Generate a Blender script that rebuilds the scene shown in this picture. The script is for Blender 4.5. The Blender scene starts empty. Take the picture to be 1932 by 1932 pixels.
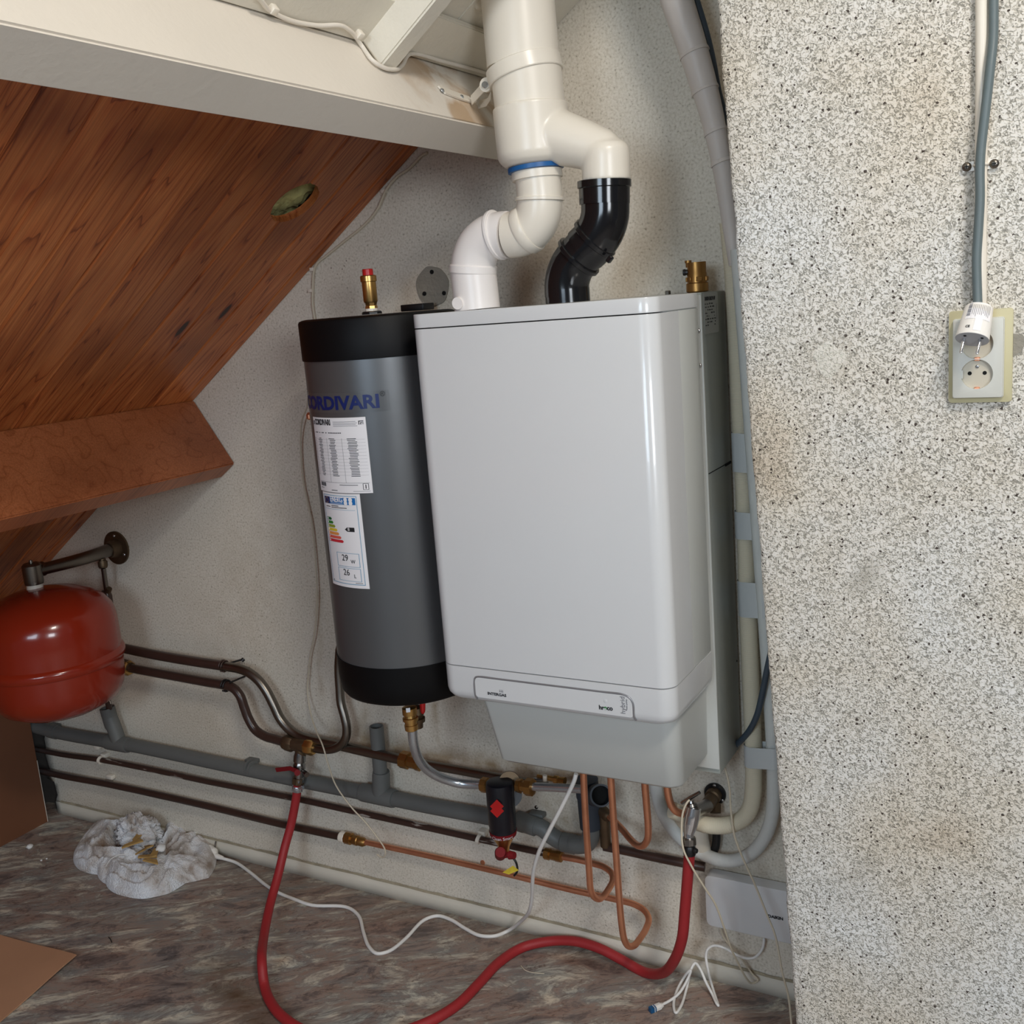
import bpy, bmesh, math, random
import numpy as np
from mathutils import Vector, Matrix, noise
random.seed(7)
S = bpy.context.scene
STK = 34
COL = S.collection
# ------------------------------------------------------------------ camera
YAW, PIT, ROL, FPX = .51577, .19846, -.07797, 1962.05
H, D = 1.44, 1.885
_cy, _sy = math.cos(YAW), math.sin(YAW)
FW = np.array([-_sy*math.cos(PIT), _cy*math.cos(PIT), -math.sin(PIT)])
_r0 = np.array([_cy, _sy, 0.]); _u0 = np.cross(_r0, FW)
RT = _r0*math.cos(ROL)+_u0*math.sin(ROL); UP = -_r0*math.sin(ROL)+_u0*math.cos(ROL)
CP = np.array([0, -D, H])
cam = bpy.data.cameras.new('camera'); co = bpy.data.objects.new('camera', cam); COL.objects.link(co)
co.matrix_world = Matrix(((RT[0], UP[0], -FW[0], CP[0]), (RT[1], UP[1], -FW[1], CP[1]), (RT[2], UP[2], -FW[2], CP[2]), (0, 0, 0, 1)))
cam.sensor_width = 36; cam.lens = FPX/1932*36; cam.clip_start = .02
S.camera = co
# ------------------------------------------------------------------ light
S.view_settings.view_transform = 'Standard'; S.view_settings.look = 'None'
S.view_settings.exposure = -0.15; S.view_settings.gamma = 1; S.view_settings.use_curve_mapping = False
w = bpy.data.worlds.new('room_light'); S.world = w; w.use_nodes = True
w.node_tree.nodes['Background'].inputs[0].default_value = (.78, .86, 1, 1)
w.node_tree.nodes['Background'].inputs[1].default_value = .10
def area(name, loc, target, size, power, col):
    l = bpy.data.lights.new(name, 'AREA'); l.shape = 'RECTANGLE'; l.size, l.size_y = size
    l.energy = power; l.color = col
    o = bpy.data.objects.new(name, l); COL.objects.link(o); o.location = loc
    o.rotation_euler = (Vector(target)-Vector(loc)).to_track_quat('-Z', 'Y').to_euler()
    return o
area('skylight', (.7, -1.8, 3.0), (-1.2, -.1, 1.0), (.45, .55), 50, (1.0, .925, .83))
area('window', (1.7, -2.9, 1.78), (-.9, -.1, 1.2), (.8, .7), 38, (.88, .94, 1.0))
area('back_window', (-.5, -3.9, 1.9), (-.9, 0, .3), (1.1, .9), 42, (.70, .85, 1.0))

# ------------------------------------------------------------------ measuring helpers (points on real planes)
def ray(x, y): return FW+RT*(x-966)/FPX-UP*(y-966)/FPX
def W(x, y, dep=0.):                       # point at a distance dep in front of the gable wall
    d = ray(x, y); return Vector(CP+(D-dep)/d[1]*d)
def X(x, y, xx):
    d = ray(x, y); return Vector(CP+xx/d[0]*d)
def G(x, y, z=0.):
    d = ray(x, y); return Vector(CP+(z-H)/d[2]*d)
def Q(px, py, p, n):
    d = ray(px, py); p = np.array(p); n = np.array(n); return Vector(CP+((p-CP)@n)/(d@n)*d)
def mpp(p): return float((np.array(p)-CP)@FW)/FPX
A0 = np.array([-1.237, 0, 1.754]); SD = np.array([.823, 0, .568]); ND = np.array([.568, 0, -.823])
def RP(s, y, o=0.): return Vector(A0+SD*s+ND*o+np.array([0, y, 0]))   # point on the roof slope: s up the slope, o into the room

# ------------------------------------------------------------------ materials
def lin(c): return tuple(((v/255)/12.92 if v/255 <= .04045 else ((v/255+.055)/1.055)**2.4) for v in c)
def M(name, col, rough=.5, metal=0., var=.06, vs=8., bump=0., bs=60., coat=0., spec=.5, rv=0.):
    m = bpy.data.materials.new(name); m.use_nodes = True; nt = m.node_tree; N = nt.nodes; L = nt.links
    b = N['Principled BSDF']; b.inputs['Roughness'].default_value = rough; b.inputs['Metallic'].default_value = metal
    b.inputs['Coat Weight'].default_value = coat; b.inputs['Specular IOR Level'].default_value = spec
    c = lin(col)
    tc = N.new('ShaderNodeTexCoord')
    n = N.new('ShaderNodeTexNoise'); n.inputs['Scale'].default_value = vs; n.inputs['Detail'].default_value = 5
    L.new(tc.outputs['Object'], n.inputs['Vector'])
    mx = N.new('ShaderNodeMix'); mx.data_type = 'RGBA'
    mx.inputs[6].default_value = (*[v*(1-var*2) for v in c], 1); mx.inputs[7].default_value = (*[min(1, v*(1+var*1.5)) for v in c], 1)
    L.new(n.outputs['Fac'], mx.inputs[0]); L.new(mx.outputs[2], b.inputs['Base Color'])
    if rv:
        mr = N.new('ShaderNodeMapRange'); mr.inputs[3].default_value = max(0, rough-rv); mr.inputs[4].default_value = rough+rv
        L.new(n.outputs['Fac'], mr.inputs[0]); L.new(mr.outputs[0], b.inputs['Roughness'])
    if bump:
        n2 = N.new('ShaderNodeTexNoise'); n2.inputs['Scale'].default_value = bs; n2.inputs['Detail'].default_value = 3
        L.new(tc.outputs['Object'], n2.inputs['Vector'])
        bp = N.new('ShaderNodeBump'); bp.inputs['Strength'].default_value = bump; bp.inputs['Distance'].default_value = .004
        L.new(n2.outputs['Fac'], bp.inputs['Height']); L.new(bp.outputs[0], b.inputs['Normal'])
    return m
def nodes(m): return m.node_tree.nodes, m.node_tree.links, m.node_tree.nodes['Principled BSDF']
def ramp(N, pts):
    r = N.new('ShaderNodeValToRGB'); e = r.color_ramp.elements
    while len(e) > 1: e.remove(e[0])
    e[0].position = pts[0][0]; e[0].color = (*lin(pts[0][1]), 1)
    for p, c in pts[1:]:
        k = e.new(p); k.color = (*lin(c), 1)
    return r
def new(name):
    m = bpy.data.materials.new(name); m.use_nodes = True; return m
def mulcol(N, L, a, b, fac=1.):
    x = N.new('ShaderNodeMix'); x.data_type = 'RGBA'; x.blend_type = 'MULTIPLY'; x.inputs[0].default_value = fac
    L.new(a, x.inputs[6]); L.new(b, x.inputs[7]); return x.outputs[2]

def wood_mat(name, dark, mid, light, scale=1., knots=True, rough=.42):
    m = new(name); N, L, b = nodes(m)
    tc = N.new('ShaderNodeTexCoord'); oi = N.new('ShaderNodeObjectInfo')
    add = N.new('ShaderNodeVectorMath'); add.operation = 'MULTIPLY_ADD'
    cmb = N.new('ShaderNodeCombineXYZ')
    for i in range(3): L.new(oi.outputs['Random'], cmb.inputs[i])
    add.inputs[1].default_value = (7, 13, 5); L.new(cmb.outputs[0], add.inputs[0]); L.new(tc.outputs['Object'], add.inputs[2])
    mp = N.new('ShaderNodeMapping'); mp.inputs['Scale'].default_value = (.9*scale, 12*scale, 12*scale); L.new(add.outputs[0], mp.inputs[0])
    n = N.new('ShaderNodeTexNoise'); n.inputs['Scale'].default_value = 1.5; n.inputs['Detail'].default_value = 2; n.inputs['Distortion'].default_value = .35 if knots else .1
    L.new(mp.outputs[0], n.inputs[0])
    mu = N.new('ShaderNodeMath'); mu.operation = 'MULTIPLY'; mu.inputs[1].default_value = 9.; L.new(n.outputs['Fac'], mu.inputs[0])
    fr = N.new('ShaderNodeMath'); fr.operation = 'FRACT'; L.new(mu.outputs[0], fr.inputs[0])
    r = ramp(N, [(0, mid), (.55, light), (.85, mid), (.97, dark), (1, mid)]); L.new(fr.outputs[0], r.inputs[0])
    mp2 = N.new('ShaderNodeMapping'); mp2.inputs['Scale'].default_value = (3, 160, 160); L.new(add.outputs[0], mp2.inputs[0])
    n2 = N.new('ShaderNodeTexNoise'); n2.inputs['Scale'].default_value = 2; n2.inputs['Detail'].default_value = 4; L.new(mp2.outputs[0], n2.inputs[0])
    r2 = ramp(N, [(.3, (214, 206, 200)), (.7, (255, 255, 255))]); L.new(n2.outputs['Fac'], r2.inputs[0])
    o = mulcol(N, L, r.outputs[0], r2.outputs[0])
    n3 = N.new('ShaderNodeTexNoise'); n3.inputs['Scale'].default_value = 4; L.new(add.outputs[0], n3.inputs[0])
    r3 = ramp(N, [(.3, (206, 196, 190)), (.6, (255, 255, 255))]); L.new(n3.outputs['Fac'], r3.inputs[0])
    o = mulcol(N, L, o, r3.outputs[0])
    if knots:
        mp3 = N.new('ShaderNodeMapping'); mp3.inputs['Scale'].default_value = (2.6, 9, 9); L.new(add.outputs[0], mp3.inputs[0])
        v = N.new('ShaderNodeTexVoronoi'); v.inputs['Scale'].default_value = 1.; L.new(mp3.outputs[0], v.inputs[0])
        r4 = ramp(N, [(.0, (40, 22, 14)), (.06, (70, 36, 20)), (.085, (225, 190, 170)), (.14, (255, 255, 255))]); L.new(v.outputs['Distance'], r4.inputs[0])
        o = mulcol(N, L, o, r4.outputs[0])
    # every board has a slightly different tone
    hs = N.new('ShaderNodeHueSaturation'); mr = N.new('ShaderNodeMapRange'); mr.inputs[3].default_value = .80; mr.inputs[4].default_value = 1.12
    L.new(oi.outputs['Random'], mr.inputs[0]); L.new(mr.outputs[0], hs.inputs['Value']); L.new(o, hs.inputs['Color'])
    L.new(hs.outputs[0], b.inputs['Base Color']); b.inputs['Roughness'].default_value = rough
    bp = N.new('ShaderNodeBump'); bp.inputs['Strength'].default_value = .12; bp.inputs['Distance'].default_value = .002
    L.new(n2.outputs['Fac'], bp.inputs['Height']); L.new(bp.outputs[0], b.inputs['Normal'])
    return m

def wall_mat():
    m = new('sprayed_plaster'); N, L, b = nodes(m)
    tc = N.new('ShaderNodeTexCoord')
    n = N.new('ShaderNodeTexNoise'); n.inputs['Scale'].default_value = 2.2; n.inputs['Detail'].default_value = 6; L.new(tc.outputs['Object'], n.inputs[0])
    r = ramp(N, [(.3, (214, 206, 191)), (.65, (230, 223, 210))]); L.new(n.outputs['Fac'], r.inputs[0])
    n2 = N.new('ShaderNodeTexNoise'); n2.inputs['Scale'].default_value = 210; n2.inputs['Detail'].default_value = 3; L.new(tc.outputs['Object'], n2.inputs[0])
    r2 = ramp(N, [(.26, (176, 172, 164)), (.38, (238, 236, 232)), (.6, (255, 255, 255))]); L.new(n2.outputs['Fac'], r2.inputs[0])
    o = mulcol(N, L, r.outputs[0], r2.outputs[0])
    v = N.new('ShaderNodeTexVoronoi'); v.inputs['Scale'].default_value = 75; L.new(tc.outputs['Object'], v.inputs[0])
    n4 = N.new('ShaderNodeTexNoise'); n4.inputs['Scale'].default_value = 3.; L.new(tc.outputs['Object'], n4.inputs[0])
    mr = N.new('ShaderNodeMapRange'); mr.inputs[1].default_value = .45; mr.inputs[2].default_value = .75; mr.inputs[3].default_value = 0; mr.inputs[4].default_value = .12
    L.new(n4.outputs['Fac'], mr.inputs[0])
    lt = N.new('ShaderNodeMath'); lt.operation = 'LESS_THAN'; L.new(v.outputs['Distance'], lt.inputs[0]); L.new(mr.outputs[0], lt.inputs[1])
    mx = N.new('ShaderNodeMix'); mx.data_type = 'RGBA'; mx.inputs[7].default_value = (*lin((105, 95, 82)), 1)
    L.new(lt.outputs[0], mx.inputs[0]); L.new(o, mx.inputs[6])
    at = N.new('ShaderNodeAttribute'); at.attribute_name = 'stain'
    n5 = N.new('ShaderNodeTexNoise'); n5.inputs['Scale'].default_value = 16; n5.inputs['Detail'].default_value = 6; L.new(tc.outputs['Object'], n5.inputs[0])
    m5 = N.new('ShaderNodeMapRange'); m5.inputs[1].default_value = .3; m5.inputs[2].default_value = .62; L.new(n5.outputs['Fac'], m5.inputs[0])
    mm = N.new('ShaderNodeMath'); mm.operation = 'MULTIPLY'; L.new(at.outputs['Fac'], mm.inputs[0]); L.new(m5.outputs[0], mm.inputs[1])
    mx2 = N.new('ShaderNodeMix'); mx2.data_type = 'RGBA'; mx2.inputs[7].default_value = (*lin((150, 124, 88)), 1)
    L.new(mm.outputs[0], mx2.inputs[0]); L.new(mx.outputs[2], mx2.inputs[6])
    L.new(mx2.outputs[2], b.inputs['Base Color']); b.inputs['Roughness'].default_value = .85
    bp = N.new('ShaderNodeBump'); bp.inputs['Strength'].default_value = .28; bp.inputs['Distance'].default_value = .0025
    L.new(n2.outputs['Fac'], bp.inputs['Height']); L.new(bp.outputs[0], b.inputs['Normal'])
    return m

def granol_mat(nm='granulated_plaster', lift=0):
    m = new(nm); N, L, b = nodes(m)
    tc = N.new('ShaderNodeTexCoord')
    # worm-like relief: narrow bands of a distorted noise
    n = N.new('ShaderNodeTexNoise'); n.inputs['Scale'].default_value = 175; n.inputs['Detail'].default_value = 1.; n.inputs['Distortion'].default_value = .6
    L.new(tc.outputs['Object'], n.inputs[0])
    n.inputs['Scale'].default_value = 230; n.inputs['Distortion'].default_value = 1.3; n.inputs['Detail'].default_value = .8
    r = ramp(N, [(.30, (150+lift, 149+lift, 143+lift)), (.41-lift/400, (184+lift, 183+lift, 177+lift)), (.50, (216, 214+lift/6, 208+lift/5)), (.60, (232, 232, 230))]); L.new(n.outputs['Fac'], r.inputs[0])
    # dark pits
    v = N.new('ShaderNodeTexVoronoi'); v.inputs['Scale'].default_value = 105; L.new(tc.outputs['Object'], v.inputs[0])
    wn = N.new('ShaderNodeSeparateColor'); L.new(v.outputs['Color'], wn.inputs[0])
    g = N.new('ShaderNodeMath'); g.operation = 'GREATER_THAN'; g.inputs[1].default_value = .66; L.new(wn.outputs[0], g.inputs[0])
    nd = N.new('ShaderNodeMath'); nd.operation = 'MULTIPLY_ADD'; nd.inputs[1].default_value = .35; L.new(n.outputs['Fac'], nd.inputs[0]); L.new(v.outputs['Distance'], nd.inputs[2])
    lt = N.new('ShaderNodeMath'); lt.operation = 'LESS_THAN'; lt.inputs[1].default_value = .365; L.new(nd.outputs[0], lt.inputs[0])
    an = N.new('ShaderNodeMath'); an.operation = 'MULTIPLY'; L.new(g.outputs[0], an.inputs[0]); L.new(lt.outputs[0], an.inputs[1])
    mx = N.new('ShaderNodeMix'); mx.data_type = 'RGBA'; mx.inputs[7].default_value = (*lin((78, 70, 66)), 1)
    L.new(an.outputs[0], mx.inputs[0]); L.new(r.outputs[0], mx.inputs[6])
    # warm ageing and a few grey smudges
    n3 = N.new('ShaderNodeTexNoise'); n3.inputs['Scale'].default_value = 3.2; n3.inputs['Detail'].default_value = 5; L.new(tc.outputs['Object'], n3.inputs[0])
    r3 = ramp(N, [(.35, (255, 255, 255)), (.62, (247, 238, 225)), (.72, (228, 212, 192))]); L.new(n3.outputs['Fac'], r3.inputs[0])
    o = mulcol(N, L, mx.outputs[2], r3.outputs[0])
    at = N.new('ShaderNodeAttribute'); at.attribute_name = 'stain'
    r4 = N.new('ShaderNodeMix'); r4.data_type = 'RGBA'; r4.inputs[7].default_value = (*lin((150, 144, 130)), 1)
    ml = N.new('ShaderNodeMath'); ml.operation = 'MULTIPLY'; L.new(at.outputs['Fac'], ml.inputs[0]); L.new(n.outputs['Fac'], ml.inputs[1])
    L.new(ml.outputs[0], r4.inputs[0]); L.new(o, r4.inputs[6])
    L.new(r4.outputs[2], b.inputs['Base Color']); b.inputs['Roughness'].default_value = .8
    bp = N.new('ShaderNodeBump'); bp.inputs['Strength'].default_value = .55; bp.inputs['Distance'].default_value = .004
    mn = N.new('ShaderNodeMath'); mn.operation = 'MINIMUM'; mn.inputs[1].default_value = .55; L.new(n.outputs['Fac'], mn.inputs[0])
    ms = N.new('ShaderNodeMath'); ms.operation = 'MULTIPLY'; ms.inputs[1].default_value = 2.2; L.new(mn.outputs[0], ms.inputs[0])
    L.new(ms.outputs[0], bp.inputs['Height']); L.new(bp.outputs[0], b.inputs['Normal'])
    return m

def floor_mat():
    m = new('slate_vinyl'); N, L, b = nodes(m)
    tc = N.new('ShaderNodeTexCoord')
    mp = N.new('ShaderNodeMapping'); mp.vector_type = 'TEXTURE'; mp.inputs['Rotation'].default_value = (0, 0, math.radians(STK)); mp.inputs['Scale'].default_value = (.24, .095, 1)
    L.new(tc.outputs['Object'], mp.inputs[0])
    n = N.new('ShaderNodeTexNoise'); n.inputs['Scale'].default_value = 1.7; n.inputs['Detail'].default_value = 12; n.inputs['Roughness'].default_value = .74; n.inputs['Distortion'].default_value = .7
    L.new(mp.outputs[0], n.inputs[0])
    r = ramp(N, [(.33, (96, 86, 86)), (.42, (132, 120, 117)), (.47, (166, 148, 139)), (.515, (148, 142, 138)), (.56, (186, 181, 172)), (.63, (226, 222, 208))])
    L.new(n.outputs['Fac'], r.inputs[0])
    n2 = N.new('ShaderNodeTexNoise'); n2.inputs['Scale'].default_value = 1.6; n2.inputs['Detail'].default_value = 6; n2.inputs['Distortion'].default_value = .8
    L.new(mp.outputs[0], n2.inputs[0])
    r2 = ramp(N, [(.35, (238, 222, 212)), (.5, (244, 240, 234)), (.65, (216, 222, 224))]); L.new(n2.outputs['Fac'], r2.inputs[0])
    o = mulcol(N, L, r.outputs[0], r2.outputs[0])
    mp3 = N.new('ShaderNodeMapping'); mp3.vector_type = 'TEXTURE'; mp3.inputs['Rotation'].default_value = (0, 0, math.radians(STK+5)); mp3.inputs['Scale'].default_value = (.4, .10, 1)
    L.new(tc.outputs['Object'], mp3.inputs[0])
    n3 = N.new('ShaderNodeTexNoise'); n3.inputs['Scale'].default_value = 2.5; n3.inputs['Detail'].default_value = 7; n3.inputs['Distortion'].default_value = 1.6; L.new(mp3.outputs[0], n3.inputs[0])
    s3 = N.new('ShaderNodeMath'); s3.operation = 'SUBTRACT'; s3.inputs[1].default_value = .5; L.new(n3.outputs['Fac'], s3.inputs[0])
    a3 = N.new('ShaderNodeMath'); a3.operation = 'ABSOLUTE'; L.new(s3.outputs[0], a3.inputs[0])
    r3 = ramp(N, [(0, (176, 168, 166)), (.007, (236, 232, 230)), (.03, (255, 255, 255))]); L.new(a3.outputs[0], r3.inputs[0])
    o = mulcol(N, L, o, r3.outputs[0])
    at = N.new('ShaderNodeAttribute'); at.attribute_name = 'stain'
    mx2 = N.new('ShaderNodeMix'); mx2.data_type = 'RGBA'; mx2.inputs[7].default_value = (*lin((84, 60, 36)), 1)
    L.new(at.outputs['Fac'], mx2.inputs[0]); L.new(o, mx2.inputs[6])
    L.new(mx2.outputs[2], b.inputs['Base Color']); b.inputs['Roughness'].default_value = .5
    bp = N.new('ShaderNodeBump'); bp.inputs['Strength'].default_value = .15; bp.inputs['Distance'].default_value = .003
    L.new(n.outputs['Fac'], bp.inputs['Height']); L.new(bp.outputs[0], b.inputs['Normal'])
    return m

def flaked_mat():
    m = new('brown_paint_flaking'); N, L, b = nodes(m)
    tc = N.new('ShaderNodeTexCoord')
    mp = N.new('ShaderNodeMapping'); mp.inputs['Scale'].default_value = (9, 40, 60); L.new(tc.outputs['Object'], mp.inputs[0])
    n = N.new('ShaderNodeTexNoise'); n.inputs['Scale'].default_value = 1; n.inputs['Detail'].default_value = 6; L.new(mp.outputs[0], n.inputs[0])
    r = ramp(N, [(.60, (62, 44, 38)), (.625, (84, 66, 58)), (.64, (158, 150, 142))]); L.new(n.outputs['Fac'], r.inputs[0])
    L.new(r.outputs[0], b.inputs['Base Color']); b.inputs['Roughness'].default_value = .35
    return m
def ribbed_mat(name, c1, c2, sc=420.):
    m = M(name, c1, .8, bump=.2); N, L, b = nodes(m)
    at = N.new('ShaderNodeAttribute'); at.attribute_name = 'along'
    s = N.new('ShaderNodeMath'); s.operation = 'MULTIPLY'; s.inputs[1].default_value = sc*6.283; L.new(at.outputs['Fac'], s.inputs[0])
    q = N.new('ShaderNodeMath'); q.operation = 'SINE'; L.new(s.outputs[0], q.inputs[0])
    mr = N.new('ShaderNodeMapRange'); mr.inputs[1].default_value = .45; mr.inputs[2].default_value = 1.; L.new(q.outputs[0], mr.inputs[0])
    mx = N.new('ShaderNodeMix'); mx.data_type = 'RGBA'; mx.inputs[6].default_value = (*lin(c1), 1); mx.inputs[7].default_value = (*lin(c2), 1)
    L.new(mr.outputs[0], mx.inputs[0]); L.new(mx.outputs[2], b.inputs['Base Color'])
    bp = N.new('ShaderNodeBump'); bp.inputs['Strength'].default_value = .4; bp.inputs['Distance'].default_value = .001; bp.invert = True
    L.new(mr.outputs[0], bp.inputs['Height']); L.new(bp.outputs[0], b.inputs['Normal'])
    return m
def towel_mat():
    m = new('grubby_terry'); N, L, b = nodes(m)
    tc = N.new('ShaderNodeTexCoord')
    n = N.new('ShaderNodeTexNoise'); n.inputs['Scale'].default_value = 14; n.inputs['Detail'].default_value = 5; n.inputs['Distortion'].default_value = .5; L.new(tc.outputs['Object'], n.inputs[0])
    r = ramp(N, [(.34, (146, 126, 110)), (.45, (206, 200, 196)), (.60, (234, 237, 242))]); L.new(n.outputs['Fac'], r.inputs[0])
    L.new(r.outputs[0], b.inputs['Base Color']); b.inputs['Roughness'].default_value = .95
    b.inputs['Sheen Weight'].default_value = .3
    n2 = N.new('ShaderNodeTexNoise'); n2.inputs['Scale'].default_value = 210; n2.inputs['Detail'].default_value = 4; L.new(tc.outputs['Object'], n2.inputs[0])
    bp = N.new('ShaderNodeBump'); bp.inputs['Strength'].default_value = 1.; bp.inputs['Distance'].default_value = .006
    L.new(n2.outputs['Fac'], bp.inputs['Height']); L.new(bp.outputs[0], b.inputs['Normal'])
    return m

MT = dict(
    wall=wall_mat(), granol=granol_mat(), floor=floor_mat(),
    pine=wood_mat('varnished_pine', (150, 74, 34), (206, 116, 60), (222, 138, 78)),
    beam=wood_mat('brown_beam', (168, 96, 56), (190, 114, 70), (194, 118, 74), .45, False, .4),
    whitewood=M('cream_painted_wood', (226, 218, 206), .55, var=.03, vs=6, bump=.12, bs=90),
    rafterw=M('white_painted_wood', (226, 220, 206), .55, var=.04, vs=14, bump=.2, bs=120),
    dark=M('dark_masonry', (92, 88, 84), .9, var=.25, vs=12, bump=.8, bs=25),
    hard=M('hardboard', (188, 142, 110), .65, var=.07, vs=5, bump=.05),
    hardwhite=M('board_edge_white', (216, 208, 196), .6),
    skirt=M('cream_skirting', (214, 208, 194), .7, var=.07, vs=6, bump=.15, bs=40),
    gap=M('grimy_joint', (158, 148, 126), .9, var=.3, vs=30, bump=.6, bs=80),
    mortar=M('grey_mortar', (150, 145, 134), .95, var=.08, vs=40, bump=.5, bs=150),
    foam=M("yellow_insulation", (232, 206, 140), .9, var=.42, vs=30, bump=1., bs=50),
    enamel=M('white_enamel', (212, 213, 214), .22, var=.008, coat=.3),
    enamel2=M('grey_white_enamel', (196, 198, 194), .38, var=.01),
    dkpanel=M('grey_steel_panel', (158, 162, 156), .45, var=.02),
    chrome=M('chrome', (214, 214, 216), .14, .9, var=.03), trimm=M('satin_trim', (150, 150, 154), .3, .5, var=.02),
    dchrome=M('worn_chrome', (150, 148, 146), .25, 1, var=.15, vs=40),
    steel=M('zinc_steel', (196, 202, 208), .26, .85, var=.05, vs=20),
    steelold=M('dull_steel', (128, 122, 114), .34, 1, var=.12, vs=14, rv=.08),
    brass=M('brass', (206, 164, 100), .3, .95, var=.12, vs=30),
    bronze=M('bronze', (168, 126, 72), .38, .9, var=.15, vs=25),
    oldbrass=M('tarnished_brass', (112, 94, 74), .5, .85, var=.2, vs=40),
    copper=M('copper', (238, 164, 128), .36, .85, var=.16, vs=24, rv=.08),
    brownpipe=M('dark_brown_paint', (62, 44, 38), .3, var=.12, vs=20),
    flaked=flaked_mat(), pvc=M('grey_pvc', (102, 104, 102), .5, var=.06, vs=12), pvcdark=M('blue_grey_pvc', (50, 58, 68), .5),
    ppwhite=M('white_flue_plastic', (232, 224, 210), .3, var=.012), ppwhite2=M('bright_flue_plastic', (238, 232, 228), .34, var=.01),
    ppblack=M('black_flue_plastic', (22, 22, 24), .14, var=.05), blue=M('blue_seal', (24, 90, 150), .4),
    kneeb=M('dark_hardboard', (116, 74, 50), .6, var=.08, vs=5), red=M('red_enamel', (142, 40, 20), .2, var=.03, coat=.3), hose=M('red_rubber', (158, 38, 42), .55, var=.06, vs=20, bump=.1),
    redplastic=M('red_plastic', (196, 34, 34), .35), dred=M('dark_red_plastic', (118, 24, 30), .65, spec=.2),
    tank=M('grey_foil', (104, 106, 108), .36, .55, var=.04, vs=3, bump=.12, bs=9), tankblack=M('black_cap', (10, 10, 12), .5, var=.1, spec=.2),
    black=M('black_plastic', (20, 20, 22), .4), pit=M('black_hole', (8, 8, 8), .9), filt=M('black_filter_jacket', (18, 19, 28), .35),
    paper=M('white_paper', (238, 236, 238), .5, var=.01), ink=M('black_ink', (34, 34, 38), .6), gink=M('grey_ink', (120, 120, 126), .6),
    navy=M('blue_lettering', (12, 32, 96), .4), tape=M('clear_tape', (104, 106, 108), .3, .5),
    eublue=M('label_blue', (24, 110, 180), .5), eudark=M('label_navy', (30, 38, 96), .5), lblue=M('label_outline', (110, 160, 190), .5),
    g1=M('label_green_dark', (20, 96, 50), .5), g2=M('label_green', (50, 130, 46), .5), g3=M('label_lime', (150, 160, 50), .5),
    g4=M('label_yellow', (230, 200, 60), .5), g5=M('label_orange', (232, 150, 80), .5), g6=M('label_salmon', (226, 96, 80), .5), g7=M('label_red', (206, 48, 60), .5),
    green=M('green_lettering', (30, 120, 50), .5), silverlabel=M('silver_label', (176, 178, 176), .4),
    cablew=M('white_cable', (232, 230, 226), .4), cableb=M('beige_cable', (206, 194, 172), .5), cableg=M('grey_cable', (96, 108, 110), .45),
    cabledark=M('slate_cable', (64, 76, 88), .45),
    ribbed=ribbed_mat('ribbed_insulation', (220, 211, 188), (190, 180, 156)),
    wraps=M('white_tape_wrap', (206, 198, 192), .45, var=.05, vs=9, bump=.5, bs=22), foamw=M('white_foam_tube', (206, 208, 204), .6, var=.05, vs=20, bump=.5, bs=50),
    greytape=M('grey_tape', (196, 200, 200), .4, var=.03),
    sockw=M('socket_white', (206, 206, 198), .35, var=.01), sockin=M('socket_inner', (198, 190, 172), .45, var=.02),
    socky=M('yellowed_plastic', (196, 188, 150), .45, var=.03), plug=M('plug_white', (234, 230, 224), .4, var=.01), plugface=M('plug_grey_face', (168, 168, 172), .5),
    towel=towel_mat(), straw=M('straw_chips', (178, 142, 84), .8, var=.2, vs=60), fluff=M('white_fluff', (232, 232, 230), .9),
    tipblue=M('blue_tip', (20, 84, 130), .35), yellow=M('yellow_tag', (214, 190, 60), .5), spackle=granol_mat('filled_plaster', 30),
    caulk=M('old_caulk', (202, 200, 194), .8, bump=.5, bs=60),
)

def stained_mat():
    m = M('cream_paint_water_stained', (226, 218, 206), .55, var=.03, vs=6, bump=.12, bs=90); N, L, b = nodes(m)
    src = b.inputs['Base Color'].links[0].from_socket
    tc = N.new('ShaderNodeTexCoord'); sp = N.new('ShaderNodeSeparateXYZ'); L.new(tc.outputs['Object'], sp.inputs[0])
    mr = N.new('ShaderNodeMapRange'); mr.interpolation_type = 'SMOOTHSTEP'; mr.inputs[1].default_value = 1.28; mr.inputs[2].default_value = 1.50; L.new(sp.outputs[1], mr.inputs[0])
    n = N.new('ShaderNodeTexNoise'); n.inputs['Scale'].default_value = 9; n.inputs['Detail'].default_value = 7; n.inputs['Distortion'].default_value = .6; L.new(tc.outputs['Object'], n.inputs[0])
    m2 = N.new('ShaderNodeMapRange'); m2.inputs[1].default_value = .47; m2.inputs[2].default_value = .60; m2.inputs[4].default_value = .75; L.new(n.outputs['Fac'], m2.inputs[0])
    # only the broad face, not the underside
    m3 = N.new('ShaderNodeMath'); m3.operation = 'GREATER_THAN'; m3.inputs[1].default_value = .033; L.new(sp.outputs[0], m3.inputs[0])
    p = N.new('ShaderNodeMath'); p.operation = 'MULTIPLY'; L.new(mr.outputs[0], p.inputs[0]); L.new(m2.outputs[0], p.inputs[1])
    p2 = N.new('ShaderNodeMath'); p2.operation = 'MULTIPLY'; L.new(p.outputs[0], p2.inputs[0]); L.new(m3.outputs[0], p2.inputs[1])
    mx = N.new('ShaderNodeMix'); mx.data_type = 'RGBA'; mx.inputs[7].default_value = (*lin((176, 140, 96)), 1); L.new(p2.outputs[0], mx.inputs[0]); L.new(src, mx.inputs[6])
    L.new(mx.outputs[2], b.inputs['Base Color']); return m
MT['stained'] = stained_mat()
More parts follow.
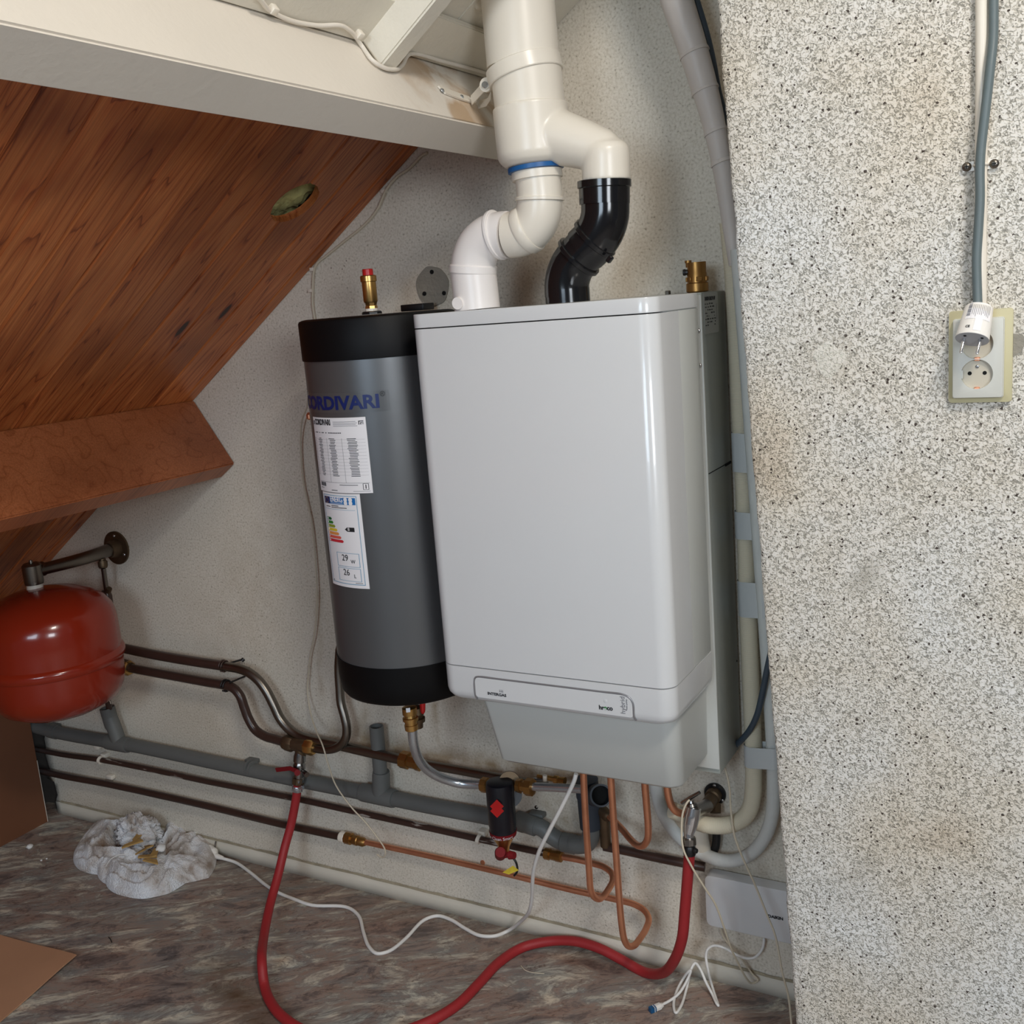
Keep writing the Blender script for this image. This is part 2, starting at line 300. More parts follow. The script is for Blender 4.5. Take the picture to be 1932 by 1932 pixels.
# ------------------------------------------------------------------ mesh helpers
def mk(name, v, f, mat, parent=None, smooth=False):
    me = bpy.data.meshes.new(name); me.from_pydata([tuple(p) for p in v], [], f); me.update()
    if mat: me.materials.append(MT[mat] if isinstance(mat, str) else mat)
    if smooth: me.polygons.foreach_set('use_smooth', [True]*len(me.polygons))
    o = bpy.data.objects.new(name, me); COL.objects.link(o)
    if parent: o.parent = parent
    return o
def tag(o, label=None, cat=None, group=None, kind=None):
    if label: o['label'] = label
    if cat: o['category'] = cat
    if group: o['group'] = group
    if kind: o['kind'] = kind
    return o
def thing(name, label, cat, loc=(0, 0, 0), group=None):
    o = bpy.data.objects.new(name, None); COL.objects.link(o); o.empty_display_size = .05
    tag(o, label, cat, group); return o
def place_base(o, loc):
    """put the Empty at its thing's base without moving its parts"""
    loc = Vector(loc); o.location = loc
    for c in o.children: c.location = c.location-loc
def from_bm(name, bm, mat, parent=None, smooth=False, angle=None):
    me = bpy.data.meshes.new(name); bm.normal_update(); bm.to_mesh(me); bm.free()
    me.materials.append(MT[mat])
    if smooth: me.polygons.foreach_set('use_smooth', [True]*len(me.polygons))
    o = bpy.data.objects.new(name, me); COL.objects.link(o)
    if parent: o.parent = parent
    if smooth and angle: me.set_sharp_from_angle(angle=math.radians(angle))
    return o
def box(name, p0, p1, mat, parent=None, bev=0., seg=2, mtx=None):
    bm = bmesh.new(); bmesh.ops.create_cube(bm, size=1)
    p0 = Vector(p0); p1 = Vector(p1); c = (p0+p1)/2; s = p1-p0
    for v in bm.verts: v.co = Vector((v.co.x*s.x, v.co.y*s.y, v.co.z*s.z))+c
    if bev: bmesh.ops.bevel(bm, geom=bm.edges[:], offset=bev, segments=seg, affect='EDGES', profile=.5)
    if mtx is not None: bm.transform(mtx)
    bmesh.ops.recalc_face_normals(bm, faces=bm.faces)
    return from_bm(name, bm, mat, parent, bool(bev), 40)
def prism(name, outline, a0, a1, mat, parent=None, frame=None, bev=0., seg=3, ends='both', smooth=True, bevtop=None):
    """outline 2-D polygon extruded along the frame's third axis"""
    if frame is None: frame = Matrix.Identity(4)
    bm = bmesh.new()
    lo = [bm.verts.new((x, y, a0)) for x, y in outline]; hi = [bm.verts.new((x, y, a1)) for x, y in outline]
    n = len(outline)
    fb = bm.faces.new(lo[::-1]); ft = bm.faces.new(hi)
    for i in range(n): bm.faces.new((lo[i], lo[(i+1) % n], hi[(i+1) % n], hi[i]))
    if bev or bevtop:
        if bev and ends in ('both', 'lo'): bmesh.ops.bevel(bm, geom=[e for e in fb.edges], offset=bev, segments=seg, affect='EDGES', profile=.5)
        if ends in ('both', 'hi'):
            bm.faces.ensure_lookup_table()
            top = max(bm.faces, key=lambda f: f.calc_center_median().z)
            bmesh.ops.bevel(bm, geom=[e for e in top.edges], offset=bevtop or bev, segments=seg, affect='EDGES', profile=.5)
    bmesh.ops.recalc_face_normals(bm, faces=bm.faces)
    bm.transform(frame)
    return from_bm(name, bm, mat, parent, smooth, 35)
def rrect(x0, y0, x1, y1, r, n=6, rs=None):
    rs = rs or [r]*4; P = []
    for (cx, cy, a, q) in ((x0, y0, 180, 0), (x1, y0, 270, 1), (x1, y1, 0, 2), (x0, y1, 90, 3)):
        rr = rs[q]; sx = 1 if cx == x0 else -1; sy = 1 if cy == y0 else -1
        if rr <= 0: P.append((cx, cy)); continue
        for k in range(n+1):
            t = math.radians(a+90*k/n); P.append((cx+sx*rr+rr*math.cos(t), cy+sy*rr+rr*math.sin(t)))
    return P
def basis(d):
    d = Vector(d).normalized(); h = Vector((0, 0, 1)) if abs(d.z) < .9 else Vector((1, 0, 0))
    a = d.cross(h).normalized(); b = a.cross(d).normalized(); return a, b, d
def catmull(P, R, n):
    out = []; rr = []; N = len(P)
    if N == 2: n = 1
    for i in range(N-1):
        p0 = P[max(i-1, 0)]; p1 = P[i]; p2 = P[i+1]; p3 = P[min(i+2, N-1)]
        if i == 0: p0 = p1*2-p2
        if i+2 > N-1: p3 = p2*2-p1
        # centripetal-ish tangents
        d1 = max((p1-p0).length, 1e-5)**.5; d2 = max((p2-p1).length, 1e-5)**.5; d3 = max((p3-p2).length, 1e-5)**.5
        m1 = ((p1-p0)/d1-(p2-p0)/(d1+d2)+(p2-p1)/d2)*d2
        m2 = ((p2-p1)/d2-(p3-p1)/(d2+d3)+(p3-p2)/d3)*d2
        for k in range(n):
            t = k/n; t2 = t*t; t3 = t2*t
            out.append(p1*(2*t3-3*t2+1)+m1*(t3-2*t2+t)+p2*(-2*t3+3*t2)+m2*(t3-t2)); rr.append(R[i]*(1-t)+R[i+1]*t)
    out.append(P[-1]); rr.append(R[-1]); return out, rr
def tube_data(P, R, seg=14, n=6, cap=True, smooth=True):
    P = [Vector(p) for p in P]
    if not isinstance(R, (list, tuple)): R = [R]*len(P)
    if smooth: P, R = catmull(P, R, n)
    V = []; F = []; al = []; L = 0
    T = [(P[min(i+1, len(P)-1)]-P[max(i-1, 0)]).normalized() for i in range(len(P))]
    a, b, _ = basis(T[0])
    for i, p in enumerate(P):
        if i:
            L += (P[i]-P[i-1]).length
            q = T[i-1].rotation_difference(T[i]); a = q@a
            a = (a-T[i]*a.dot(T[i])).normalized()
        b = T[i].cross(a)
        for k in range(seg):
            t = 2*math.pi*k/seg; V.append(p+(a*math.cos(t)+b*math.sin(t))*R[i]); al.append(L)
    for i in range(len(P)-1):
        for k in range(seg):
            k2 = (k+1) % seg; F.append((i*seg+k, i*seg+k2, (i+1)*seg+k2, (i+1)*seg+k))
    if cap:
        F.append(tuple(range(seg-1, -1, -1))); F.append(tuple((len(P)-1)*seg+k for k in range(seg)))
    return V, F, al
def tube(name, P, R, mat, parent=None, seg=14, n=6, cap=True, smooth=True, along=False):
    V, F, al = tube_data(P, R, seg, n, cap, smooth)
    o = mk(name, V, F, mat, parent, True)
    if cap: o.data.set_sharp_from_angle(angle=math.radians(50))
    if along:
        a = o.data.attributes.new('along', 'FLOAT', 'POINT'); a.data.foreach_set('value', al)
    return o
def PX(pts, dep=.05): return [W(p[0], p[1], p[2] if len(p) > 2 else dep) for p in pts]
def fit(name, p0, p1, prof, mat, parent=None, seg=20, smooth=True, hollow=0.):
    """lathe between two points; prof = [(t, radius)...]; hollow = depth of an open end at p1"""
    p0 = Vector(p0); p1 = Vector(p1); a, b, d = basis(p1-p0); L = (p1-p0).length
    V = []; F = []; prof = list(prof); n = len(prof)
    if hollow:
        prof += [(prof[-1][0], prof[-1][1]*.84), (prof[-1][0]-hollow/L, prof[-1][1]*.82)]; n = len(prof)
    for t, r in prof:
        for k in range(seg):
            q = 2*math.pi*(k+.5)/seg; V.append(p0+d*(t*L)+(a*math.cos(q)+b*math.sin(q))*r)
    for i in range(n-1):
        for k in range(seg):
            k2 = (k+1) % seg; F.append((i*seg+k, i*seg+k2, (i+1)*seg+k2, (i+1)*seg+k))
    F.append(tuple(range(seg-1, -1, -1))); F.append(tuple((n-1)*seg+k for k in range(seg)))
    o = mk(name, V, F, mat, parent, smooth)
    if smooth: o.data.set_sharp_from_angle(angle=math.radians(32))
    return o
def frame(origin, xa, ya):
    xa = Vector(xa).normalized(); za = xa.cross(Vector(ya)).normalized(); ya = za.cross(xa)
    return Matrix(((xa.x, ya.x, za.x, origin[0]), (xa.y, ya.y, za.y, origin[1]), (xa.z, ya.z, za.z, origin[2]), (0, 0, 0, 1)))
def text_mesh(s, size, bold=0., align='LEFT', ext=.0002):
    cu = bpy.data.curves.new('t', 'FONT'); cu.body = s; cu.size = size; cu.offset = bold; cu.align_x = align; cu.extrude = ext; cu.resolution_u = 3
    o = bpy.data.objects.new('t', cu); COL.objects.link(o)
    bpy.context.view_layer.update()
    me = bpy.data.meshes.new_from_object(o.evaluated_get(bpy.context.evaluated_depsgraph_get()))
    V = [v.co.copy() for v in me.vertices]; F = [tuple(p.vertices) for p in me.polygons]
    bpy.data.objects.remove(o); bpy.data.curves.remove(cu); bpy.data.meshes.remove(me)
    return V, F
def text(name, s, size, mat, fr, parent=None, bold=0., align='LEFT', sx=1., width=None):
    V, F = text_mesh(s, size, bold, align)
    if width:
        wd = max(v.x for v in V)-min(v.x for v in V); sx = width/wd
    return mk(name, [fr@Vector((v.x*sx, v.y, v.z)) for v in V], F, mat, parent)
def quads(name, Q4, mat, parent=None):
    V = []; F = []
    for q in Q4: F.append(tuple(range(len(V), len(V)+len(q)))); V += q
    return mk(name, V, F, mat, parent)
def remeshed(name, parts, voxel, mat, parent=None, sm=2):
    V = []; F = []
    for v, f in parts:
        b0 = len(V); V += [Vector(p) for p in v]; F += [tuple(i+b0 for i in q) for q in f]
    o = mk(name, V, F, mat, parent, True)
    m = o.modifiers.new('r', 'REMESH'); m.mode = 'VOXEL'; m.voxel_size = voxel; m.use_smooth_shade = True
    s = o.modifiers.new('s', 'SMOOTH'); s.iterations = sm*4; s.factor = .5
    bpy.context.view_layer.update()
    me = bpy.data.meshes.new_from_object(o.evaluated_get(bpy.context.evaluated_depsgraph_get()))
    o.modifiers.clear(); old = o.data; o.data = me; bpy.data.meshes.remove(old)
    me.polygons.foreach_set('use_smooth', [True]*len(me.polygons))
    return o
def lathe_data(p0, p1, prof, seg=40):
    p0 = Vector(p0); p1 = Vector(p1); a, b, d = basis(p1-p0); L = (p1-p0).length; V = []; F = []
    for t, r in prof:
        for k in range(seg):
            q = 2*math.pi*k/seg; V.append(p0+d*(t*L)+(a*math.cos(q)+b*math.sin(q))*r)
    for i in range(len(prof)-1):
        for k in range(seg):
            k2 = (k+1) % seg; F.append((i*seg+k, i*seg+k2, (i+1)*seg+k2, (i+1)*seg+k))
    F.append(tuple(range(seg-1, -1, -1))); F.append(tuple((len(prof)-1)*seg+k for k in range(seg)))
    return V, F
def screw(p, n, r, parent, mat='chrome', name='screw'):
    p = Vector(p); n = Vector(n).normalized()
    o = fit(name, p, p+n*r*.7, [(0, r), (.35, r), (.8, r*.75), (1, r*.4)], mat, parent, 12)
    a, b, _ = basis(n); q = p+n*r*.72
    mk('screw_slot', [q+a*r*.45+b*r*.1, q-a*r*.45+b*r*.1, q-a*r*.45-b*r*.1, q+a*r*.45-b*r*.1, q+b*r*.45+a*r*.1, q-b*r*.45+a*r*.1, q-b*r*.45-a*r*.1, q+b*r*.45-a*r*.1], [(0, 1, 2, 3), (4, 5, 6, 7)], 'pit', o)
    return o

# ================================================================== THE SETTING
def seg_d(px, pz, a, b):
    ax, az = a; bx, bz = b; t = ((px-ax)*(bx-ax)+(pz-az)*(bz-az))/((bx-ax)**2+(bz-az)**2+1e-9); t = min(1, max(0, t))
    return math.hypot(px-ax-t*(bx-ax), pz-az-t*(bz-az))
def stains_and_shade(o, segs, axes=(0, 2)):
    vals = []
    for v in o.data.vertices:
        p = (v.co[axes[0]], v.co[axes[1]]); s = 0
        for a, b, r, k in segs: s = max(s, k*max(0, 1-seg_d(p[0], p[1], a, b)/r))
        vals.append(s)
    a = o.data.attributes.new('stain', 'FLOAT', 'POINT'); a.data.foreach_set('value', vals)
def w2(x, y): p = W(x, y); return (p.x, p.z)
def grid(name, x0, x1, z0, z1, step, fn, mat, parent=None, smooth=True):
    nx = max(1, round((x1-x0)/step)); nz = max(1, round((z1-z0)/step)); V = []; F = []
    for j in range(nz+1):
        for i in range(nx+1): V.append(fn(x0+(x1-x0)*i/nx, z0+(z1-z0)*j/nz))
    for j in range(nz):
        for i in range(nx): k = j*(nx+1)+i; F.append((k, k+1, k+nx+2, k+nx+1))
    return mk(name, V, F, mat, parent, smooth)
# floor
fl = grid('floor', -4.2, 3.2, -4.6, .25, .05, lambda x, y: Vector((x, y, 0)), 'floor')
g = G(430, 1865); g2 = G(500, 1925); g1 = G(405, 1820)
stains_and_shade(fl, [((g.x, g.y), (g2.x, g2.y), .07, .9), ((g1.x, g1.y), (g.x, g.y), .08, .6), ((-2.5, -.02), (-.9, -.02), .12, .35)], (0, 1))
tag(fl, kind='structure')
# gable wall (sprayed plaster, ragged left end)
def gw(x, z):
    y = .0012*noise.noise(Vector((x*3, z*3, 1)))
    if x < -2.755:
        x = -2.765+.03*noise.noise(Vector((z*9, 3.3, 0)))+.012*noise.noise(Vector((z*40, 1, 0)))
    return Vector((x, y, z))
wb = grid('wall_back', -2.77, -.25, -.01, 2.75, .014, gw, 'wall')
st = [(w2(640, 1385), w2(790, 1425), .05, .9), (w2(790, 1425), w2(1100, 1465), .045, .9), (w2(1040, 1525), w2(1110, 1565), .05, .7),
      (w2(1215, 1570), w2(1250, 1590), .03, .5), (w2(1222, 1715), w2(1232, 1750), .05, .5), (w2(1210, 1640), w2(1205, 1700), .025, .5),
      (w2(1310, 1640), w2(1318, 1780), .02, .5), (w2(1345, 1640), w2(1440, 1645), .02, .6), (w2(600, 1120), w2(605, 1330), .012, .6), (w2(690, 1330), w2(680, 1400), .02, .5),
      (w2(820, 1330), w2(825, 1440), .014, 1.), (w2(130, 1520), w2(300, 1560), .05, .4), (w2(1170, 400), w2(1190, 530), .06, .3), (w2(530, 950), w2(400, 1350), .2, .18)]  # the faint entry right of the black flue paints its soft shadow
stains_and_shade(wb, st); tag(wb, kind='structure')
mod = wb.modifiers.new('thick', 'SOLIDIFY'); mod.thickness = .03; mod.offset = -1
# deeper unplastered masonry behind and left of the plaster edge
wm = grid('wall_left_masonry', -3.3, -2.6, -.01, 1.3, .03, lambda x, z: Vector((x, .034+.012*noise.noise(Vector((x*9, z*14, 2)))+.004*noise.noise(Vector((x*50, z*50, 2))), z)), 'dark')
wm.name = 'wall_left'; tag(wm, kind='structure')
pt = W(817, 540); c = [pt+Vector((.040*math.cos(t)*(1+.03*math.sin(5*t)), -.003, .041*math.sin(t)*(1+.03*math.cos(7*t)))) for t in np.linspace(0, 2*math.pi, 41)[:-1]]
mp_ = mk('mortar_patch', [pt+Vector((0, -.002, 0))]+c+[p+Vector((0, .004, 0)) for p in c], [(0, i+1, (i+1) % 40+1) for i in range(40)]+[(i+1, (i+1) % 40+1, (i+1) % 40+41, i+41) for i in range(40)], 'mortar', wb)
for q in ((815, 513), (801, 554), (838, 553)):
    p = W(*q, .003); fit('screw_hole', p+Vector((0, .004, 0)), p+Vector((0, -.0015, 0)), [(0, .0045), (1, .0045)], 'pit', mp_, 12)
# skirting: cement plinth with an open joint above it
sk = grid('baseboard_back', -2.76, -.3, 0, .04, .02, lambda x, z: Vector((x, -.0065-.0012*noise.noise(Vector((x*8, z*30, 0))), z+(.0025*noise.noise(Vector((x*12, 5, 0))) if z > .03 else 0))), 'skirt')
mod = sk.modifiers.new('t', 'SOLIDIFY'); mod.thickness = .006; mod.offset = -1; tag(sk, kind='structure')
V = []; F = []
for i in range(121):
    x = -2.74+2.44*i/120; o_ = .003*noise.noise(Vector((x*14, 8, 0)))
    V += [Vector((x, -.0062, .041+o_)), Vector((x, -.0035, .046+o_+.0025*noise.noise(Vector((x*30, 1, 0)))))]
F = [(2*i, 2*i+1, 2*i+3, 2*i+2) for i in range(120)]
mk('open_joint', V, F, 'gap', sk)
# knee board on the left: hardboard sheet standing at x=-2.745, from near the gable wall towards the camera
kb = box('wall_left_knee', (-2.753, -3.2, .0), (-2.745, -.055, .702), 'kneeb', None); kb.name = 'trim_1'; tag(kb, kind='structure')
box('board_edge', (-2.7535, -.0555, 0), (-2.7445, -.0535, .2), 'hardwhite', kb)
# granulated wall on the right (a chimney breast whose corner leans)
def rx(z): return -.415-.0465*(z-.173)+.0022*noise.noise(Vector((z*14, 0, 4)))+.0012*noise.noise(Vector((z*90, 0, 4)))
V = []; F = []; zs = [(-.01+2.8*j/560) for j in range(561)]
cols = lambda z: [(rx(z)+.002, 0.02), (rx(z), -.15), (rx(z), -.292), (rx(z)+.0015, -.297), (rx(z)+.006, -.3), (rx(z)+.03, -.3)]
for z in zs: V += [Vector((x, y, z)) for x, y in cols(z)]
F = [(j*6+i, j*6+i+1, j*6+i+7, j*6+i+6) for j in range(560) for i in range(5)]
b0 = len(V); nx = 56
for z in zs[::8]:
    for i in range(nx+1): V.append(Vector((rx(z)+.024 if i == 0 else -.36+1.9*i/nx, -.2994 if i == 0 else -.3, z)))
nz = len(zs[::8])
F += [(b0+j*(nx+1)+i, b0+j*(nx+1)+i+1, b0+(j+1)*(nx+1)+i+1, b0+(j+1)*(nx+1)+i) for j in range(nz-1) for i in range(nx)]
wr = mk('wall_right', V, F, 'granol', None, True)
def w3(x, y): p = W(x, y, .3); return (p.x, p.z)
stains_and_shade(wr, [(w3(1522, 10), w3(1530, 60), .03, .9), (w3(1600, 458), w3(1640, 455), .012, 1.), (w3(1625, 1085), w3(1640, 1095), .018, 1.), (w3(1545, 700), w3(1590, 660), .03, .6),
            (w3(1640, 1640), w3(1560, 1720), .02, .8), (w3(1915, 640), w3(1925, 660), .02, 1.), (w3(1520, 1800), w3(1580, 1730), .014, .8)])
tag(wr, kind='structure')
p = W(1563, 678, .3002)
blob = [p+Vector(((.022+.004*math.sin(3*t+1)+.002*math.sin(7*t))*math.cos(t), 0, (.024+.003*math.cos(4*t))*math.sin(t))) for t in np.linspace(0, 2*math.pi, 30)[:-1]]
mk('filler_patch', [p+Vector((0, -.0012, 0))]+blob, [(0, i+1, (i+1) % 29+1) for i in range(29)], 'spackle', wr)
# rest of the room outside the frame: closes off the light as the attic would
rw = mk('wall_far_right', [(3.2, -4.6, -.01), (3.2, -2.6, -.01), (3.2, -2.6, 2.2), (3.2, -4.6, 2.2)], [(0, 1, 2, 3)], 'rafterw'); rw.name = 'wall_right_far'; tag(rw, kind='structure')

# ------------------------------------------------------------------ roof slope: pine boards
FR = Matrix(((SD[0], 0, -ND[0], 0), (0, 1, 0, 0), (SD[2], 0, -ND[2], 0), (0, 0, 0, 1)))   # local x up the slope, y along, z out of the room
def roofbox(name, s0, s1, y0, y1, o0, o1, mat, parent=None, bev=0.):
    """box on the slope with its own local axes (x runs along the grain)"""
    bm = bmesh.new(); bmesh.ops.create_cube(bm, size=1)
    for v in bm.verts: v.co = Vector((v.co.x*(s1-s0), v.co.y*(y1-y0), v.co.z*(o1-o0)))
    if bev: bmesh.ops.bevel(bm, geom=bm.edges[:], offset=bev, segments=2, affect='EDGES')
    o = from_bm(name, bm, mat, parent, bool(bev), 40)
    c = RP((s0+s1)/2, (y0+y1)/2, (o0+o1)/2); m = FR.copy(); m.translation = c
    o.matrix_world = m; return o
ceil = roofbox('ceiling', -2.2, .30, -3.6, .0, -.075, -.065, 'dark'); tag(ceil, kind='structure')
cinv = ceil.matrix_world.inverted()
hole = RP(-.163, -.228, 0)
sp = .0945; k = 0; edges = [0.0]; yy = -.0425
while yy > -3.4: edges.append(yy); yy -= sp
for i in range(len(edges)-1):
    y1, y0 = edges[i], edges[i+1]
    for (s0, s1) in ((-2.15, -.865), (-.865, .2)):
        w_ = .004
        bm = bmesh.new(); hw = (y1-y0)/2; hl = (s1-s0)/2; ch = .0055
        # board section with chamfered edges (v-joint) in y/z, room side is local -z
        sec = [(-hw+.0014, .008), (-hw+.0014, -.004), (-hw+ch, -.008), (hw-ch*.6, -.008), (hw-.0004, -.005), (hw-.0004, .008)]
        a = [bm.verts.new((-hl, y, z)) for y, z in sec]; b = [bm.verts.new((hl, y, z)) for y, z in sec]
        for q in range(6): bm.faces.new((a[q], b[q], b[(q+1) % 6], a[(q+1) % 6]))
        bm.faces.new(a[::-1]); bm.faces.new(b); bmesh.ops.recalc_face_normals(bm, faces=bm.faces)
        o = from_bm('plank', bm, 'pine', None)
        m = FR.copy(); m.translation = RP((s0+s1)/2, (y0+y1)/2, -.008); o.matrix_world = m
        if s0 > -1 and y0 < -.228+.06 and y1 > -.228-.06:      # the sawn hole
            Vc = []; nseg = 28
            cv = []; cf = []
            for zz in (-.05, .05):
                for q in range(nseg):
                    t = 2*math.pi*q/nseg; rr = .0545+.0025*noise.noise(Vector((math.cos(t)*3, math.sin(t)*3, 0)))
                    pos = hole+Vector(SD)*rr*math.cos(t)+Vector((0, 1, 0))*rr*math.sin(t)+Vector(ND)*zz
                    cv.append(pos)
            cf = [(q, (q+1) % nseg, (q+1) % nseg+nseg, q+nseg) for q in range(nseg)]+[tuple(range(nseg-1, -1, -1)), tuple(range(nseg, 2*nseg))]
            cut = mk('cut', cv, cf, 'pit'); bmc = bmesh.new(); bmc.from_mesh(cut.data); bmesh.ops.recalc_face_normals(bmc, faces=bmc.faces); bmc.to_mesh(cut.data); bmc.free()
            md = o.modifiers.new('b', 'BOOLEAN'); md.object = cut; md.operation = 'DIFFERENCE'; md.solver = 'EXACT'
            bpy.context.view_layer.update()
            me = bpy.data.meshes.new_from_object(o.evaluated_get(bpy.context.evaluated_depsgraph_get()))
            o.modifiers.clear(); o.data = me; bpy.data.objects.remove(cut)
        mwl = o.matrix_world.copy(); o.parent = ceil; o.matrix_parent_inverse = cinv; o.matrix_world = mwl
# insulation seen through the hole
V = []; F = []; n1 = 26
for i in range(n1+1):
    for j in range(n1+1):
        u = (i/n1-.5)*.17; v = (j/n1-.5)*.17
        V.append(hole+Vector(SD)*u+Vector((0, v, 0))-Vector(ND)*(.036+.012*noise.noise(Vector((u*26, v*26, 4)))+.008*noise.noise(Vector((u*90, v*90, 4)))))
F = [(i*(n1+1)+j, i*(n1+1)+j+1, (i+1)*(n1+1)+j+1, (i+1)*(n1+1)+j) for i in range(n1) for j in range(n1)]
o = mk('insulation', V, F, 'foam', ceil, True); o.matrix_parent_inverse = cinv
# brown lower purlin and cream upper purlin
o = roofbox('roof_purlin', -.865-.062, -.865, -3.6, -.001, .0, .193, 'beam', None, .003)
tag(o, 'varnished brown wooden roof beam below the pine board slope, left of the wall', 'beam')
o = roofbox('roof_purlin', .180, .250, -3.6, -.001, .0, .19, 'stained', None, .003)
tag(o, 'cream painted wooden roof beam running above the pine boards to the white flue pipe', 'beam')
def PF(x, y, o=0.):
    a = Q(x, y, Vector(RP(.25, 0, 0))+Vector(SD)*o, SD); b = Q(x, y, Vector(RP(0, 0, .061+o)), ND)
    return min((a, b), key=lambda p: (p-Vector(CP)).length) if o < .02 else a      # points on the cream face of the upper purlin
# white boarded ceiling above
cu = roofbox('ceiling_upper', .25, 2.2, -3.6, .0, .02, .026, 'rafterw'); tag(cu, kind='structure')
ui = cu.matrix_world.inverted()
for i in range(24):
    y1 = -.002-.142*i; o = roofbox('ceiling_board', .252, 2.2, y1-.140, y1, .028, .046, 'rafterw', None, .002)
    mwl = o.matrix_world.copy(); o.parent = cu; o.matrix_parent_inverse = ui; o.matrix_world = mwl
o = roofbox('trim_2', .252, .335, -3.6, -.002, .047, .060, 'rafterw', None, .002); tag(o, kind='structure')
# short white rafter butting on the purlin: solve its place from its corner
best = min((abs(np.dot(np.array(W(680, 62, d_))-A0, ND)-.047), d_) for d_ in np.linspace(.05, 1.2, 231))[1]
yr = -best; hr = float(np.dot(np.array(W(723, 119, best))-A0, ND)); w2r = .06
bb = min((abs(np.dot(np.array(W(750, 127, d_))-A0, ND)-hr), d_) for d_ in np.linspace(.02, best, 200))[1]
o = roofbox('rafter', .252, 2.2, yr, -bb, .047, hr, 'rafterw', None, .003)
tag(o, 'white painted rafter with flaking paint meeting the cream beam near the flue', 'rafter')
# roof of the rest of the attic (outside the frame) with the opening of the skylight
zr = RP(2.2, 0, .026); sk_parts = []
def slab(name, P): o = mk(name, P, [tuple(range(len(P)))], 'rafterw'); tag(o, kind='structure'); return o

# ================================================================== BOILER + INDOOR UNIT
XR = -.584
hp = thing('heat_pump_indoor_unit', 'flat grey metal wall cabinet mounted behind the white boiler, with tapered lower cover', 'heat pump')
box('cabinet', (-1.032, -.145, .548), (XR, -.012, 1.432), 'dkpanel', hp, .003)
ang = rrect(-.145-.0, 0, 0, 0, 0) if 0 else None
box('front_flange', (-1.03, -.151, .560), (XR+.0005, -.1455, 1.428), 'enamel2', hp, .0012)
zs_ = X(1338, 893, XR).z
box('panel_seam', (XR-.002, -.144, zs_-.0012), (XR+.0006, -.013, zs_+.0004), 'pit', hp)
box('lifting_slot', (XR-.002, -.05, zs_-.004), (XR+.0009, -.014, zs_+.001), 'pit', hp)
box('wall_rail', (-1.0, -.014, .60), (-.62, -.0005, 1.36), 'dkpanel', hp)
for q in ((1318, 625), (1321, 691)):
    p = X(q[0], q[1], XR+.0012); screw((XR-.006, -.1512, p.z), (0, -1, 0), .0042, hp)
p = X(1390, 1247, XR); fit('hole', (XR-.001, p.y, p.z), (XR+.0008, p.y, p.z), [(0, .002), (1, .002)], 'pit', hp, 10)
# rating label on the side
y0, y1 = X(1327, 553, XR).y, X(1361, 550, XR).y; z1, z0 = X(1345, 551, XR).z, X(1345, 628, XR).z
fr = frame((XR+.0008, -.139, z0), (0, 1, 0), (0, 0, 1)); lw = .078; lh = z1-z0
lab = prism('rating_label', rrect(0, 0, lw, lh, .004, 4), 0, .0004, 'silverlabel', hp, fr)
f2 = fr@Matrix.Translation((0, 0, .0006))
text('label_print', 'DAIKIN EUROPE NV', .0088, 'ink', f2@Matrix.Translation((.006, lh-.013, 0)), lab, .0003, width=.056)
Qs = []
def lq(x0, z0_, x1, z1_, f=None): 
    f = f or f2; return [f@Vector((x0, z0_, 0)), f@Vector((x1, z0_, 0)), f@Vector((x1, z1_, 0)), f@Vector((x0, z1_, 0))]
random.seed(3)
z_ = lh-.020
while z_ > .012:
    x_ = .005
    while x_ < .058:
        w_ = random.uniform(.004, .012)
        if random.random() < .72: Qs.append(lq(x_, z_, x_+w_, z_+random.uniform(.0014, .0026)))
        x_ += w_+random.uniform(.002, .005)
    z_ -= .0052
Qs.append(lq(.068, .022, .0692, lh-.02)); quads('label_lines', Qs, 'ink', lab)
# tapered pipe cover below the boiler
cv = bmesh.new()
xl0, xl1, xr0 = -.992, -.968, -.602
topo = rrect(xl0, -.318, xr0, -.151, 0, 8, [.012, .03, 0, 0]); boto = rrect(xl1, -.300, xr0-.004, -.151, 0, 8, [.012, .028, 0, 0])
boto2 = rrect(xl1+.004, -.290, xr0-.010, -.151, 0, 8, [.012, .024, 0, 0])
rings = [[cv.verts.new((x, y, .7395)) for x, y in topo], [cv.verts.new((x, y, .589)) for x, y in boto], [cv.verts.new((x, y, .581)) for x, y in boto2],
         [cv.verts.new((x*1., y+.0, .583)) for x, y in [(a*.985-.012, b+.012) for a, b in boto2]]]
for r_ in range(3):
    A_, B_ = rings[r_], rings[r_+1]; n_ = len(A_)
    for i in range(n_):
        if r_ < 2 or True: cv.faces.new((A_[i], A_[(i+1) % n_], B_[(i+1) % n_], B_[i]))
cv.faces.new(rings[3])
bmesh.ops.recalc_face_normals(cv, faces=cv.faces)
from_bm('pipe_cover', cv, 'enamel2', hp, True, 50)
# boiler
bo = thing('gas_boiler', 'large glossy white wall boiler with rounded corners and drop-down control flap', 'boiler')
def plan(x0, x1, yf, yb, r, rl=None): return rrect(x0, yf, x1, yb, 0, 10, [rl if rl else r, r, .001, .001])
XL = -1.036; YF = -.370; YS = X(1280, 581, XR).y; YS2 = -.168
prism('casing', plan(XL+.003, XR-.003, YF+.06, YS2, .01), .758, 1.424, 'enamel2', bo)
prism('front_cover', plan(XL, XR, YF, YS, .028), .7995, 1.4065, 'enamel', bo, bev=.0012, seg=2)
for s_, x0, x1 in (('side_panel', XR-.006, XR-.0006), ('side_panel', XL+.0006, XL+.006)):
    box(s_, (x0, YS+.0018, .7995), (x1, YS2, 1.4065), 'enamel2', bo, .0008)
prism('top_cap', plan(XL, XR, YF-.0005, YS2, .028), 1.4085, 1.432, 'enamel', bo, bev=.0015, seg=2)
bm = bmesh.new(); o_ = plan(XL, XR, YF-.0005, YS2, .028)
